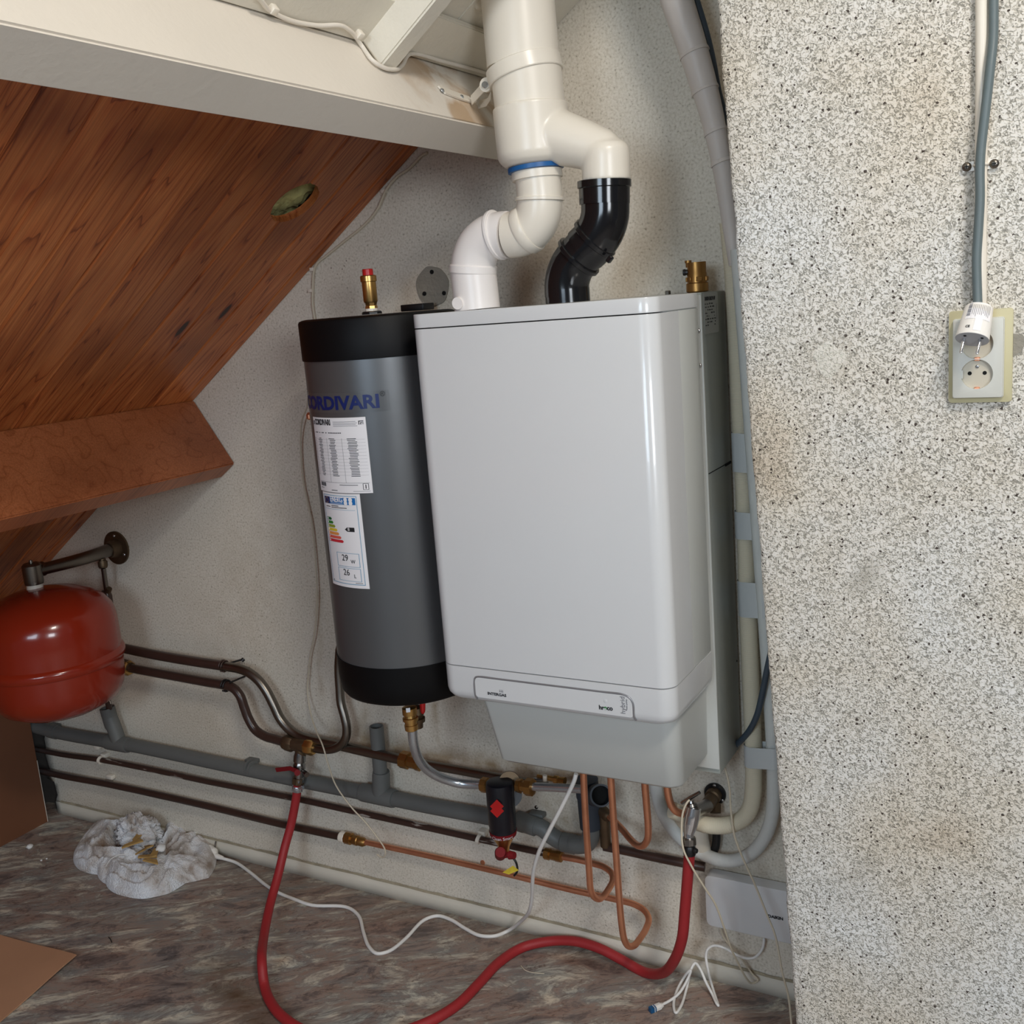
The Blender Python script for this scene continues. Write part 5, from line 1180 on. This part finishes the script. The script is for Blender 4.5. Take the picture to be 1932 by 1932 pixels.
mk('saddle_arch', *tube_data([Vector((xc_+(CRr+.0012)*math.cos(t), YW-CRr-(CRr+.0012)*math.sin(t)*1., zc)) for t in np.linspace(-.7, math.pi+.7, 14)], .0016, 6, 2)[:2], 'ppwhite', sd, True)
for q in ((1824, 315), (1876, 309)): screw(W(q[0], q[1], .304), (0, -1, 0), .0062, sd, 'steelold')
ca = thing('power_cable', 'thick grey cable hanging over the white conduit down to the plug', 'cable')
cdp = .3+2*CRr+.006
tube('cable_run', [W(1877, -420, cdp-.008), W(1875, -50, cdp-.008), W(1874.5, 0, cdp-.008), W(1874, 70, cdp-.006), W(1868, 130, cdp), W(1859, 210, cdp), W(1850.5, 285, cdp), W(1848.5, 325, cdp), W(1849, 370, cdp), W(1846, 430, cdp), W(1842.5, 490, cdp), W(1843.5, 540, cdp), W(1845, 585, cdp+.004)], .0061, 'cableg', ca, 16, 6)
pg = thing('power_plug', 'white earthed plug with paper label dangling in front of the upper socket', 'plug')
pt_, pb2 = W(1848, 578, .333), W(1836, 643, .352)
pb2 = W(1834, 640, .359); a, b, d = basis(pb2-pt_); L_ = (pb2-pt_).length
# orient so 'a' is horizontal-right
a = Vector((1, 0, 0)); a = (a-d*a.dot(d)).normalized(); b = d.cross(a)
V = []; F = []; prof = [(-.02, .45), (0, .72), (.06, .84), (.5, .93), (.94, 1.), (1, 1.)]
sg = 48
for t, s_ in prof:
    for k in range(sg):
        th = 2*math.pi*k/sg; V.append(pt_+d*(t*L_)+a*math.cos(th)*.0212*s_+b*math.sin(th)*.0190*s_*(.82+.18*t))
for i in range(len(prof)-1):
    for k in range(sg): F.append((i*sg+k, i*sg+(k+1) % sg, (i+1)*sg+(k+1) % sg, (i+1)*sg+k))
F.append(tuple(range(sg)))
body = mk('body', V, F, 'plug', pg, True); body.data.set_sharp_from_angle(angle=math.radians(40))
V = [pb2+a*math.cos(2*math.pi*k/sg)*.0210+b*math.sin(2*math.pi*k/sg)*.0188-d*.0003 for k in range(sg)]
V2 = [v+d*.0008 for v in V]; mk('face', V+V2, [tuple(range(sg, 2*sg))]+[(k, (k+1) % sg, (k+1) % sg+sg, k+sg) for k in range(sg)], 'plugface', pg)
for sx_ in (-1, 1):
    p = pb2+a*.0100*sx_; fit('pin', p, p+d*.0215, [(0, .0024), (.9, .0024), (1, .0016)], 'chrome', pg, 18)
for dx, dy, r_ in ((-.008, -.010, .002), (.013, -.006, .002)): p = pb2+d*.0007+a*dx-b*dy*1.; fit('slot', p, p+d*.0004, [(0, r_), (1, r_)], 'pit', pg, 8)
def PG(u, v, off=.0004):      # u across (-1..1), v down 0..1, on the camera side of the plug body
    th = -math.pi/2+u*1.15 if b.y > 0 else math.pi/2-u*1.15
    s_ = np.interp(v, [0, .06, .5, .94, 1], [.72, .84, .93, 1, 1])
    n_ = a*math.cos(th)*.0212*s_+b*math.sin(th)*.0190*s_*(.82+.18*v)
    return pt_+d*(v*L_)+n_+n_.normalized()*off
def prect(u0, u1, v0, v1, off, n=8): return [[PG(u0+(u1-u0)*i/n, v0, off), PG(u0+(u1-u0)*(i+1)/n, v0, off), PG(u0+(u1-u0)*(i+1)/n, v1, off), PG(u0+(u1-u0)*i/n, v1, off)] for i in range(n)]
quads('paper_label', prect(-.55, .95, .03, .55, .0006)+prect(.05, .45, .55, .92, .0006, 3), 'paper', pg)
Qs = []
for k in range(9): Qs += prect(-.50, -.28, .07+.045*k, .07+.045*k+(.028 if k % 3 else .018), .0010, 2)
random.seed(11)
for k in range(11):
    u_ = -.2+.1*k; Qs += prect(u_, u_+.022, .1, random.uniform(.35, .5), .0010, 1)
quads('label_print', Qs, 'gink', pg)
V, F = text_mesh('CE', .0060, .0002)
mk('moulded_print', [PG(-.36+v.x*32, .84-v.y*16, .0009) for v in V], F, 'ink', pg)

# ================================================================== LOOSE CABLES
def cable(label, P, r, mat, cat='cable', name='cable', seg=10, n=6):
    t = thing(name, label, cat); tube('cable_run', P, r, mat, t, seg, n); return t
wc = cable('white power cable hanging from the pipe cover and snaking over the floor to the towel',
           [W(1087, 1460, .24), W(1083, 1474, .24), W(1062, 1518, .235), W(1037, 1566, .22), W(1017, 1607, .20), W(1006, 1648, .17), W(1004, 1690, .13), W(999, 1718, .10), W(984, 1737, .05), G(957, 1757, .004), G(933, 1766, .004), G(905, 1765, .004), G(878, 1752, .004), G(850, 1735, .004), G(825, 1728, .004), G(800, 1736, .004), G(765, 1771, .004), G(735, 1794, .004), G(712, 1799, .004), G(696, 1786, .004), G(686, 1760, .004), G(676, 1727, .004), G(652, 1711, .004), G(590, 1708, .004), G(559, 1698, .004), G(525, 1684, .004), G(503, 1671, .004), G(472, 1646, .004), G(444, 1627, .006), G(418, 1619, .012)],
           .0042, 'cablew', name='power_cable')
e0 = G(420, 1619, .012); e1 = G(404, 1614, .014)
fit('plug_sleeve', e0, e1, [(0, .0052), (.4, .0068), (1, .0085)], 'plug', wc, 12)
e2 = G(399, 1602, .016); fit('plug_body', e1+Vector((.004, 0, 0)), G(392, 1603, .02), [(0, .009), (.3, .0165), (.9, .0165), (1, .014)], 'plug', wc, 18)
for q in ((398, 1592), (405, 1600)):
    p = G(q[0], q[1], .024); fit('pin', p, p+Vector((.004, .004, .019)), [(0, .0024), (1, .002)], 'dchrome', wc, 10)
cable('thin beige sensor wire hanging down the wall left of the grey tank', 
      [W(581, 752, .03), W(579, 768, .03), W(570, 793, .02), W(567, 830, .012), W(569, 877, .01), W(573, 914, .01), W(580, 947, .01), W(588, 984, .01), W(593, 1030, .012), W(597, 1086, .014), W(598, 1133, .015), W(593, 1198, .014), W(586, 1232, .012), W(582, 1268, .012), W(580, 1303, .014), W(586, 1345, .03), W(597, 1380, .06), W(609, 1407, .085), W(621, 1448, .09), W(634, 1482, .085), W(663, 1523, .08), W(690, 1552, .07), W(711, 1579, .065), W(725, 1600, .06), W(727, 1610, .06), W(722, 1618, .058), W(711, 1612, .055)], .0019, 'cableb', name='sensor_wire', seg=8)
cl = thing('terminal_clip', 'small orange clip peeking out at the left side of the grey tank', 'clip')
fit('clip', W(583, 778, .05), W(585, 792, .05), [(0, .004), (.3, .0075), (.8, .0075), (1, .004)], 'copper', cl, 12)
cable('thin sensor cable clipped along the joint of pine boards and wall down behind the tank',
      [W(806, 288, .006), W(795, 294, .006), W(771, 318, .006), W(747, 335, .007), W(728, 359, .008), W(713, 393, .007), W(692, 420, .006), W(651, 454, .006), W(615, 483, .006), W(598, 497, .006), W(592, 512, .006), W(590, 547, .006), W(590, 575, .006), W(594, 604, .006), W(600, 640, .006)], .0028, 'cableb', seg=8)
for q in ((727, 361), (592, 508), (589, 548)):
    p = W(q[0], q[1], 0); o = box('cable_clip', tuple(p+Vector((-.006, -.009, -.004))), tuple(p+Vector((.006, 0, .004))), 'ppwhite', None, .0015)
    tag(o, {727: 'tiny white cable clip highest on the sensor cable, by the board edge', 592: 'tiny white cable clip where the sensor cable leaves the pine boards', 589: 'tiny white cable clip on the vertical cable above the grey tank'}[q[0]], 'cable clip', 'cable clips on the sensor cable')
rfy = Vector((0, 0, 0))
cc_ = cable('cream painted cable running along the top of the cream beam under the rafter end',
      [PF(480, -10, .004), PF(492, 0, .004), PF(507, 18, .004), PF(547, 38, .004), PF(598, 48, .004), PF(642, 48, .004), PF(659, 57, .004), PF(670, 68, .004), PF(683, 87, .004), PF(702, 113, .006), PF(723, 127, .006), PF(747, 131, .006), PF(760, 122, .005), PF(774, 102, .004), PF(839, 117, .004), PF(885, 129, .004), PF(935, 144, .004)], .0034, 'whitewood', seg=8)
for q in ((509, 20), (672, 67)):
    p = PF(q[0], q[1], .0); o = box('cable_clip', (-.006, -.009, -.0), (.006, .009, .011), 'ppwhite', None, .002, 2, frame(tuple(p), (0, 1, 0), tuple(-Vector(ND))))
    tag(o, {509: 'white cable clip on the cream beam at the cable end nearest the picture top', 672: 'white cable clip on the cream beam beside the rafter end'}[q[0]], 'cable clip', 'cable clips on the cream beam')
cable('thin beige wire from the tap looping down in front of the control box',
      [W(1301, 1509, .14), W(1295, 1516, .145), W(1288, 1535, .15), W(1286, 1568, .155), W(1289, 1601, .165), W(1304, 1633, .165), W(1329, 1674, .15), W(1349, 1705, .13), W(1368, 1756, .10), W(1380, 1791, .08), W(1393, 1818, .06), W(1409, 1847, .04), W(1418, 1855, .03), W(1430, 1850, .02), W(1418, 1836, .016), W(1403, 1814, .014), W(1386, 1795, .013), W(1366, 1769, .012), W(1359, 1750, .012)], .0021, 'cableb', seg=8, name='sensor_wire')
cable('thin grey wire hanging from the grey cabinet past the control box',
      [W(1362, 1425, .06), W(1365, 1440, .062), W(1375, 1478, .07), W(1379, 1530, .075), W(1386, 1577, .08), W(1401, 1618, .085), W(1423, 1666, .09), W(1448, 1728, .10), W(1461, 1760, .11), W(1468, 1790, .12), W(1476, 1835, .14), W(1487, 1878, .17), W(1493, 1931, .2), W(1496, 1990, .23)], .0021, 'cableb', seg=8, name='sensor_wire')
dc = cable('white data cable coiled on the floor below the control box with blue tipped plug',
      [W(1441, 1770, .015), W(1441, 1777, .018), W(1437, 1792, .02), W(1424, 1806, .025), W(1409, 1808, .03), W(1389, 1801, .035), W(1366, 1788, .04), W(1347, 1784, .042), W(1336, 1790, .045), W(1332, 1803, .047), W(1336, 1830, .052), G(1343, 1859, .012), G(1351, 1884, .004), G(1355, 1897, .004), G(1352, 1893, .006), G(1343, 1874, .008), W(1332, 1853, .055), W(1321, 1828, .045), W(1312, 1817, .04), W(1304, 1828, .05), G(1296, 1862, .008), G(1285, 1898, .004), G(1275, 1911, .004), G(1271, 1897, .004), G(1276, 1872, .006), G(1287, 1850, .016), W(1299, 1833, .055), W(1303, 1831, .055), W(1297, 1848, .06), G(1282, 1873, .012), G(1265, 1887, .006), G(1246, 1897, .006)], .0029, 'cablew', name='data_cable', seg=10)
e0, e1, e2 = G(1250, 1896, .006), G(1236, 1902, .0065), G(1226, 1906, .0065)
fit('plug_body', e0, e1, [(0, .0045), (.3, .006), (.35, .0075), (1, .0075)], 'plug', dc, 8)
fit('blue_tip', e1+(e1-e2)*.0, e2, [(0, .0072), (1, .0072)], 'tipblue', dc, 4, False)
fit('tip_line', e1.lerp(e2, .2), e1.lerp(e2, .3), [(0, .0075), (1, .0075)], 'plug', dc, 4, False)

# ================================================================== FLOOR THINGS
# loose hardboard sheet at the lower left
c0 = G(145, 1806, .006); d1 = (G(0, 1762, .006)-c0).normalized(); d2 = (G(0, 1925, .006)-c0).normalized()
bm = bmesh.new(); n_ = 14
top = {}
for i in range(n_+1):
    for j in range(n_+1):
        p = c0+d1*(i/n_*.75)+d2*(j/n_*.62); lift = .010*math.exp(-((i/n_*.75)**2+(j/n_*.62)**2)/.02)
        top[i, j] = bm.verts.new((p.x, p.y, .0035+lift)); top[i, j, 0] = bm.verts.new((p.x, p.y, .0004+lift))
for i in range(n_):
    for j in range(n_):
        bm.faces.new((top[i, j], top[i+1, j], top[i+1, j+1], top[i, j+1])); bm.faces.new((top[i, j, 0], top[i, j+1, 0], top[i+1, j+1, 0], top[i+1, j, 0]))
for i in range(n_):
    for (a, b) in (((i, 0), (i+1, 0)), ((i, n_), (i+1, n_)), ((0, i), (0, i+1)), ((n_, i), (n_, i+1))):
        bm.faces.new((top[a], top[b], top[b[0], b[1], 0], top[a[0], a[1], 0]))
bmesh.ops.recalc_face_normals(bm, faces=bm.faces)
o = from_bm('hardboard_sheet', bm, 'hard', None); tag(o, 'brown hardboard sheet lying flat on the floor at the lower left', 'board')
# crumpled towel
out = [(138, 1622), (150, 1642), (184, 1651), (200, 1669), (235, 1692), (270, 1697), (318, 1687), (350, 1667), (394, 1657), (406, 1636), (402, 1606), (372, 1585), (345, 1572), (318, 1566), (300, 1562), (270, 1566), (240, 1572), (215, 1566), (186, 1560), (166, 1574), (148, 1596)]
op = [G(x, y) for x, y in out]; cc = G(285, 1622); cc.z = 0
ths = np.array([math.atan2(p.y-cc.y, p.x-cc.x) for p in op]); rs = np.array([math.hypot(p.x-cc.x, p.y-cc.y) for p in op]); od = np.argsort(ths); ths = ths[od]; rs = rs[od]
ths = np.concatenate([ths-2*math.pi, ths, ths+2*math.pi]); rs = np.concatenate([rs]*3)
NT, NR = 260, 70; V = []; F = []
for j in range(NR+1):
    for i in range(NT):
        th = 2*math.pi*i/NT-math.pi; R0 = float(np.interp(th, ths, rs)); q = j/NR
        r_ = R0*q; x = cc.x+r_*math.cos(th); y = cc.y+r_*math.sin(th)
        # tangential ridges: cloth folds that wrap round the bundle
        dist = Vector((x*7, y*7, 3)); wob = noise.noise(dist)*1.6
        fold = 1-abs(noise.noise(Vector((math.cos(th)*1.5+q*3.2+wob, math.sin(th)*1.5-q*2.4, .5+wob*.4))))*2.4
        fold2 = 1-abs(noise.noise(Vector((x*26+wob*2, y*26, 5))))*2.2
        env = (1-q**5)**.5*(.35+.65*min(1, q*1.9)) if q > 0 else .35
        z = env*(.030+.034*max(fold, -.4)+.013*fold2)+.003*noise.noise(Vector((x*90, y*90, 1)))*env
        z *= .75+.5*max(0, noise.noise(Vector((math.cos(th)*1.2, math.sin(th)*1.2, 8)))+.5)
        z = min(z, .055+.35*(z-.055)) if z > .055 else z
        V.append(Vector((x, y, max(.0012, z))))
for j in range(NR):
    for i in range(NT): F.append((j*NT+i, j*NT+(i+1) % NT, (j+1)*NT+(i+1) % NT, (j+1)*NT+i))
tw = mk('towel', V, F, 'towel', None, True); tag(tw, 'crumpled grubby white towel bundled on the floor by the plinth', 'towel')
# rag lump standing up at the back of the bundle
V = []; F = []; lc = G(268, 1578); lc.z = .05; lc.y = min(lc.y, -.078); lc.x += .07
for j in range(49):
    for i in range(64):
        ph = math.pi*j/48; th = 2*math.pi*i/64; dv = Vector((math.sin(ph)*math.cos(th), math.sin(ph)*math.sin(th), math.cos(ph)))
        w_ = noise.noise(dv*1.4+Vector((2, 2, 2))); f1 = 1-abs(noise.noise(dv*2.6+Vector((w_, w_, 5))))*2.3; f2 = 1-abs(noise.noise(dv*6+Vector((w_*2, 1, 5))))*2.
        r_ = .046+.020*f1+.008*f2
        p = lc+Vector((dv.x*r_*1.15, dv.y*r_*.8, dv.z*r_*.95)); p.z = max(p.z, .012); p.y = min(p.y, -.015); V.append(p)
F = [(j*64+i, j*64+(i+1) % 64, (j+1)*64+(i+1) % 64, (j+1)*64+i) for j in range(48) for i in range(64)]
rg = mk('cloth_rag', V, F, 'towel', None, True); tag(rg, 'balled grey rag standing up behind the towel against the plinth', 'rag')
# straw-coloured chips and fluff in the hollow of the towel
random.seed(9)
for k, (px, py, ln, an) in enumerate(((262, 1577, .055, 1.9), (250, 1592, .05, .9), (280, 1598, .05, -.5), (276, 1617, .045, 1.2), (268, 1606, .035, .2), (292, 1610, .04, -1.0), (284, 1625, .035, .7))):
    c = G(px, py, .075); bm = bmesh.new(); bmesh.ops.create_cube(bm, size=1)
    for v in bm.verts: v.co = Vector((v.co.x*ln*(1-.3*v.co.y), v.co.y*.016*(1+.5*v.co.x), v.co.z*.004+.006*v.co.x*v.co.x))
    bm.transform(Matrix.Translation(c)@Matrix.Rotation(an, 4, 'Z')@Matrix.Rotation(random.uniform(-.5, .5), 4, 'Y'))
    o = from_bm('chip', bm, 'straw'); tag(o, ['straw chip standing furthest back against the grey rag', 'large straw chip at the left of the hollow in the towel', 'straw chip in front of the grey rag, right of the large one', 'straw chip in the middle of the towel hollow', 'small straw chip just left of the middle chip', 'straw chip nearest the white fluff ball', 'straw chip lowest in the towel hollow, nearest the front fold'][k], 'debris', 'chips in the towel')
def pebble(name, p, r, mat, label, cat, sd, group=None):
    bm = bmesh.new(); bmesh.ops.create_icosphere(bm, subdivisions=2, radius=r)
    for v in bm.verts: v.co *= 1+.35*noise.noise(v.co.normalized()*1.6+Vector((sd, 0, 0))); v.co.z *= .7
    bm.transform(Matrix.Translation(p)); o = from_bm(name, bm, mat, None, True); tag(o, label, cat, group); return o
pebble('fluff_ball', G(303, 1600, .078), .014, 'fluff', 'small white fluff ball on the towel beside the chips', 'debris', 1)
pebble('plaster_crumb', G(56, 1597, .006), .010, 'fluff', 'largest white plaster crumb on the floor in front of the knee board', 'debris', 2)
pebble('plaster_crumb', G(78, 1623, .002), .0032, 'fluff', 'tiny white plaster crumb left of the towel, the farther from it of two', 'debris', 3, 'tiny crumbs left of the towel')
pebble('plaster_crumb', G(88, 1620, .002), .0028, 'fluff', 'tiny white plaster crumb left of the towel, the nearer to it of two', 'debris', 4, 'tiny crumbs left of the towel')
o = tube('wire_scrap', [G(983, 1822, .002), G(990, 1830, .003), G(1000, 1834, .002), G(1013, 1836, .002), G(1027, 1837, .002)], .0009, 'cableb', None, 6, 4)
tag(o, 'tiny curl of white wire on the floor behind the red hose', 'wire scrap')
o = tube('wire_scrap', [G(205, 1768, .002), G(209, 1773, .003), G(211, 1778, .002)], .001, 'black', None, 6, 3); tag(o, 'tiny dark wire scrap on the floor near the hardboard sheet', 'wire scrap')
o = tube('white_string', [G(200, 1634, .09), G(208, 1622, .095), G(222, 1614, .097), G(243, 1611, .093)], .0012, 'fluff', None, 6, 4); tag(o, 'short white string lying across the towel', 'string')
for q in ((1012, 1523), (911, 1627)):
    p = W(q[0], q[1], 0); screw(p, (0, -1, 0), .0045, wb, 'steelold') if q[0] == 1012 else fit('screw_hole', p+Vector((0, .004, 0)), p+Vector((0, -.0018, 0)), [(0, .006), (1, .006)], 'copper', wb, 12)

# ------------------------------------------------------------------ Empties stand at their thing's base
bpy.context.view_layer.update()
for o in [o for o in COL.objects if o.type == 'EMPTY' and not o.parent]:
    pts = []
    def walk(c):
        for g_ in c.children:
            if g_.type == 'MESH': pts.extend([g_.matrix_world@Vector(b_) for b_ in g_.bound_box])
            walk(g_)
    walk(o)
    if pts: place_base(o, ((min(p.x for p in pts)+max(p.x for p in pts))/2, (min(p.y for p in pts)+max(p.y for p in pts))/2, min(p.z for p in pts)))
